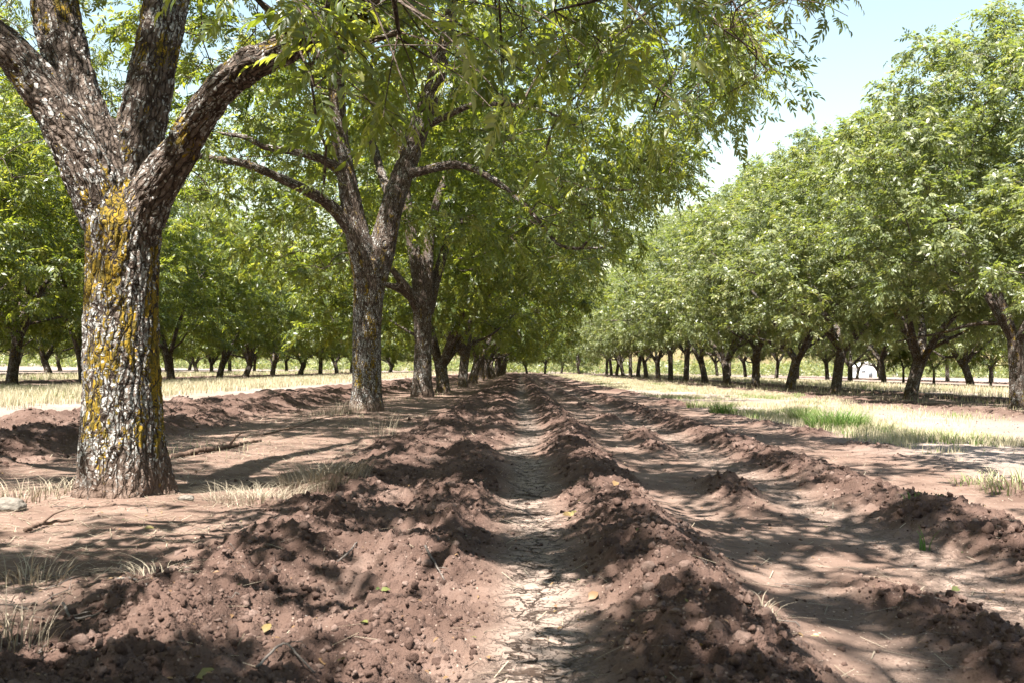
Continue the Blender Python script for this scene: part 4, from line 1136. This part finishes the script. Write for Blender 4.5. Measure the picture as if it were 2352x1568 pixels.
G = 'green tufts along the edge of the grass strip'
tuft(1925, 985, 0.46, 0.50, 900, 'largest bright green grass tuft at the edge of the right grass strip', (0.0, 0.35), group=G)
tuft(1842, 965, 0.38, 0.26, 360, 'green grass tuft just left of the largest tuft', (0.0, 0.38), group=G)
tuft(1660, 948, 0.38, 0.30, 330, 'green tuft at the dark furrow edge, left of two brighter tufts', (0.0, 0.4), group=G)
tuft(1720, 952, 0.26, 0.4, 170, 'wide thin yellowish green tuft between two darker tufts', (0.1, 0.6), group=G)
tuft(1600, 935, 0.26, 0.3, 130, 'small green tuft farthest along the furrow edge', (0.05, 0.5), group=G)
tuft(2010, 990, 0.24, 0.35, 150, 'sparse pale green tuft just right of the largest tuft', (0.1, 0.7), group=G)
tuft(2180, 1010, 0.22, 0.8, 420, 'broad sparse patch of pale green grass on the bare strip', (0.05, 0.8), group=G)
tuft(2250, 1110, 0.13, 0.25, 80, 'small green sprig among dry straw at the strip edge', (0.0, 0.6), group=G)
tuft(2340, 1110, 0.22, 0.35, 180, 'yellow green tuft cut by the edge of the view', (0.1, 0.8), group=G)
tuft(2125, 1262, 0.17, 0.035, 11, 'single young bright green grass plant in the furrow', (0.0, 0.08), 'grass plant', name='grass_plant', lean=0.6, wd=0.0035)
tuft(2092, 1142, 0.10, 0.06, 16, 'tiny light green seedling on the bare soil', (0.05, 0.2), 'seedling', name='seedling')
tuft(2150, 1148, 0.05, 0.07, 40, 'flat green weed on bare soil beside a seedling', (0.05, 0.2), 'weed', name='weed', lean=1.4)
DW = 'dry weed clumps under the lane trees'
tuft(745, 1100, 0.26, 0.34, 700, 'bushy pale dry weed clump on the berm, farther one right of the big trunk', (0.2, 1.0), 'dry weed', M_STRAW, 'dry_weed', DW, 1.0, 0.0016)
tuft(590, 1150, 0.20, 0.36, 520, 'sprawling straw weed beside the foot of the big trunk', (0.3, 1.0), 'dry weed', M_STRAW, 'dry_weed', DW, 1.7, 0.0013)
tuft(350, 1330, 0.13, 0.10, 70, 'flat straw weed splayed on the ground before the big trunk', (0.4, 1.0), 'dry weed', M_STRAW, 'dry_weed', DW, 1.9, 0.0019)
tuft(45, 1145, 0.22, 0.28, 110, 'bleached weed stalks left of the big trunk', (0.4, 1.0), 'dry weed', M_STRAW, 'dry_weed', DW, 1.4, 0.0024)
tuft(135, 1130, 0.20, 0.22, 90, 'curling pale stalks against the left side of the big trunk', (0.4, 1.0), 'dry weed', M_STRAW, 'dry_weed', DW, 1.6, 0.0024)
tuft(25, 1480, 0.26, 0.14, 70, 'tall dry weed at the bottom left corner', (0.4, 1.0), 'dry weed', M_STRAW, 'dry_weed', DW, 1.0, 0.002)
tuft(70, 1340, 0.22, 0.16, 80, 'thin upright dry weed on littered ground at the left edge', (0.4, 1.0), 'dry weed', M_STRAW, 'dry_weed', DW, 1.3, 0.002)
tuft(1755, 1415, 0.085, 0.07, 34, 'yellow straw tuft on the crest of the near clod ridge', (0.5, 1.0), 'dry weed', M_STRAW, 'dry_weed', DW, 1.5, 0.0022)
tuft(870, 1000, 0.5, 0.25, 40, 'thin dry stalks at the foot of the second tree', (0.3, 0.9), 'dry weed', M_STRAW, 'dry_weed', DW, 0.5, 0.0018)
tuft(775, 950, 0.3, 0.5, 260, 'brownish dry brush left of the second trunk', (0.0, 0.7), 'dry weed', M_STRAW, 'dry_weed', DW, 0.9, 0.002)

# straw and leaf litter on the berm
def litter():
    rng = np.random.default_rng(8); mb = MB()
    n = 9000
    Y = 2.2 * (20 / 2.2) ** rng.random(n); X = np.where(rng.random(n) < 0.75, rng.uniform(-4.8, -1.7, n), rng.uniform(-2, 4.5, n))
    T = ground_parts(X, Y)[1]
    k = (rng.random(n) < np.where(T > 0.4, 0.35, 1.0)); X, Y = X[k], Y[k]; n = len(X)
    a = rng.uniform(0, 6.28, n); L = rng.uniform(0.015, 0.07, n) * (1 + Y * 0.05); w = 0.0012 * (1 + Y * 0.12)
    d = np.stack([np.cos(a), np.sin(a), rng.normal(0, 0.15, n)], 1) * L[:, None]; s = np.stack([-np.sin(a), np.cos(a), 0 * a], 1) * w[:, None]
    P = np.stack([X, Y, gz(X, Y) + 0.006], 1)
    V = np.stack([P - d - s, P - d + s, P + d * 0.9 + s + [0, 0, 0.003], P + d * 0.9 - s + [0, 0, 0.003]], 1)
    mb.add(V.reshape(-1, 3), [np.array([[0, 1, 2, 3]]) + (np.arange(n) * 4)[:, None]], rnd=np.repeat(rng.random(n), 4))
    tag(link('straw_litter', mb.mesh('straw_litter', M_STRAW, False)), 'fine straw bits scattered over the bare soil', 'litter', kind='stuff')
    mb = MB(); lv, lf = leaflet_hi()
    n = 1500
    Y = 2.0 * (20 / 2.0) ** rng.random(n); X = rng.uniform(-1, 1, n) * (0.56 * Y + 0.2); X[::2] = rng.uniform(-3.8, 0.5, len(X[::2]))
    H = ground_parts(X, Y)[0]
    Z = gz(X, Y) + 0.008
    R = rand_rot(rng, n); yaw = rng.uniform(0, 6.28, n)
    D = np.stack([np.cos(yaw), np.sin(yaw), rng.normal(0, 0.3, n)], 1); N = np.array([0, 0, 1.0]) + rng.normal(0, 0.35, (n, 3))
    D = norm(D); N = norm(N - D * np.sum(D * N, 1, keepdims=True)); Xx = np.cross(D, N)
    S = rng.uniform(0.010, 0.030, n)
    V = (lv[None, :, 0:1] * 1.5 * Xx[:, None] + lv[None, :, 1:2] * D[:, None] + lv[None, :, 2:3] * N[:, None]) * S[:, None, None] + np.stack([X, Y, Z], 1)[:, None]
    off = (np.arange(n) * len(lv))[:, None, None]
    rnd = np.where(rng.random(n) < 0.12, rng.uniform(0.0, 0.25, n), rng.uniform(0.45, 1, n))
    mb.add(V.reshape(-1, 3), [(f[None] + off).reshape(-1, f.shape[1]) for f in lf], rnd=np.repeat(rnd, len(lv)))
    tag(link('leaf_litter', mb.mesh('leaf_litter', M_FALLEN, False)), 'small fallen leaflets, green to brown, scattered on the soil', 'litter', kind='stuff')
litter()
def twig_litter():
    rng = np.random.default_rng(18); mb = MB()
    for i in range(260):
        Y = 2.3 * (16 / 2.3) ** rng.random(); X = rng.uniform(-4.8, -1.4) if rng.random() < 0.7 else rng.uniform(-1.4, 4.2)
        a = rng.uniform(0, 6.28); L = rng.uniform(0.05, 0.22); m = 4
        xs = X + np.cos(a) * L * np.linspace(0, 1, m) + rng.normal(0, 0.012, m); ys = Y + np.sin(a) * L * np.linspace(0, 1, m) + rng.normal(0, 0.012, m)
        P = np.stack([xs, ys, gz(xs, ys) + 0.006 + rng.uniform(0, 0.012, m)], 1)
        r0 = rng.uniform(0.0012, 0.0032)
        V, fs, bk = tube(P, np.linspace(r0, r0 * 0.5, m), 4, cap=False); mb.add(V, fs)
    tag(link('twig_litter', mb.mesh('twig_litter', M_DEAD)), 'small dead twigs strewn over the soil under the lane trees', 'litter', kind='stuff')
twig_litter()

def ground_at(px, py):
    Y = 6.0
    for _ in range(40):
        p = W(px, py, Y); g = gz(p[0], Y); d = (CAMZ - g) / max(1e-6, (CAMZ - p[2]) / Y); Y = 0.5 * Y + 0.5 * min(d, 90)
    p = W(px, py, Y); return np.array([p[0], Y, gz(p[0], Y)])

# fallen leaves large enough to single out
def big_leaf(px, py, s, rnd, label, yaw, tilt=0.3, n=1):
    rr = np.random.default_rng(int(px + py)); b = ground_at(px, py); mb = MB(); lv, lf = leaflet_hi()
    for i in range(n):
        a = yaw + i * 1.9
        D = norm(np.array([math.cos(a), math.sin(a), tilt])); N = norm(np.array([0.1, -0.5, 1.0]) + rr.normal(0, 0.3, 3)); N = norm(N - D * (D @ N)); X = np.cross(D, N)
        c = np.array([0, 0, 0.012])
        V = (lv[:, 0:1] * 2.0 * X + lv[:, 1:2] * D + lv[:, 2:3] * 1.4 * N) * s + c
        mb.add(V, lf, rnd=np.clip(rnd + 0.08 * i, 0, 1))
    o = link('fallen_leaf', mb.mesh('fallen_leaf', M_FALLEN, False), None, b); tag(o, label, 'leaf', 'fallen leaves on the soil')
for a in [(606, 1460, 0.052, 0.50, 'pale orange curled leaf on sunlit clods near the bottom', 1.3, 0.8), (200, 1448, 0.050, 0.06, 'green fallen leaf in the shade at lower left', 0.3, 0.2),
          (1310, 1190, 0.075, 0.42, 'cluster of yellow leaves at the foot of the clod ridge', 0.4, 0.4, 3), (1352, 1382, 0.060, 0.85, 'reddish brown curled leaf beside the cracked strip', 0.6, 0.7),
          (330, 1218, 0.055, 0.26, 'small yellow leaf on bare soil before the big trunk', 0.2, 0.3), (745, 1535, 0.05, 0.62, 'ochre leaf beside a dead twig at the bottom', 2.0, 0.5),
          (775, 1532, 0.035, 0.28, 'lime yellow leaf right of the ochre leaf', 0.9, 0.3), (450, 1560, 0.07, 0.36, 'yellow leaf at the very bottom edge', 0.1, 0.4),
          (875, 1362, 0.045, 0.04, 'dark green leaf on the tilled mound', 0.5, 0.3), (845, 1440, 0.035, 0.10, 'small light green leaf on sunlit clods', 2.6, 0.2),
          (2185, 1360, 0.05, 0.12, 'grey green leaf on the hard soil at lower right', 0.2, 0.2), (1410, 1120, 0.08, 0.66, 'orange brown leaf on the ridge crest', 1.1, 0.6)]:
    big_leaf(a[0], a[1], a[2], a[3], a[4], a[5], a[6] if len(a) > 6 else 0.3, a[7] if len(a) > 7 else 1)

# twigs and sticks on the ground
def stick(name, pts, r, label, mat=M_DEAD, group='dead twigs on the soil', lift=0.012):
    G_ = []
    for (px, py, up) in pts:
        g = ground_at(px, py); g[2] += up + lift; G_.append(g)
    b = np.array(G_[0]); P = np.array(G_) - b
    Rr = np.linspace(r, r * 0.5, len(P)); p, q = smooth_line(P, Rr, 0.02)
    rr = np.random.default_rng(int(pts[0][0])); p = p + rr.normal(0, r * 0.18, p.shape)
    V, fs, bk = tube(p, q, 7)
    mb = MB(); mb.add(V, fs)
    # a side shoot
    if len(p) > 8:
        m = len(p) // 2; e = p[m] + (p[m + 2] - p[m]) * 2.0 + [r * 4, r * 3, r * 5]
        V, fs, bk = tube([p[m], (p[m] + e) / 2 + [0, 0, r], e], [r * 0.5, r * 0.4, r * 0.2], 5); mb.add(V, fs)
    tag(link(name, mb.mesh(name, mat), None, b), label, 'twig', group)
stick('twig', [(590, 1540, 0.0), (650, 1508, 0.03), (690, 1530, 0.02), (725, 1555, 0.0)], 0.0045, 'bent grey dead twig at the bottom below the mounds')
stick('twig', [(775, 1295, 0.0), (805, 1275, 0.02), (835, 1252, 0.045)], 0.006, 'pale grey twig lying on the tilled ridge')
stick('twig', [(975, 1298, 0.02), (1000, 1315, 0.0), (1022, 1338, 0.0)], 0.006, 'short dark twig right of the pale twig')
stick('twig', [(270, 1340, 0.01), (310, 1345, 0.012), (380, 1365, 0.0)], 0.0055, 'thin grey twig under the splayed straw weed')
stick('twig', [(145, 1402, 0.01), (165, 1428, 0.0), (205, 1422, 0.0), (245, 1410, 0.01)], 0.0055, 'crooked grey twig in the shade at left')
stick('branch', [(60, 1222, 0.0), (100, 1210, 0.01), (170, 1203, 0.015)], 0.014, 'short thick brown stick before the big trunk', M_BROWNWOOD)
stick('branch', [(400, 1052, 0.0), (460, 1040, 0.02), (530, 1028, 0.01), (600, 1012, 0.0)], 0.032, 'dark thick fallen branch behind the big trunk', M_BROWNWOOD)
stick('branch', [(600, 1000, 0.0), (680, 985, 0.03), (740, 968, 0.05), (800, 955, 0.02)], 0.012, 'thin dark fallen branch between the two nearest trunks', M_BROWNWOOD)

def rock(px, py, s, label, seed):
    b = ground_at(px, py); v, f = rock_variant(4, seed, 0.32)
    v = np.sign(v) * np.abs(v) ** 0.8
    mb = MB(); mb.add(v * s + [0, 0, s[2] * 0.45], [f]); tag(link('rock', mb.mesh('rock', M_ROCK), None, b), label, 'rock')
rock(14, 1172, np.array([0.115, 0.075, 0.055]), 'pale grey rock at the left edge beside the big trunk', 4)
rock(428, 1148, np.array([0.05, 0.035, 0.025]), 'small pale stone at the right foot of the big trunk', 6)
print('verts', sum(len(m.vertices) for m in bpy.data.meshes))
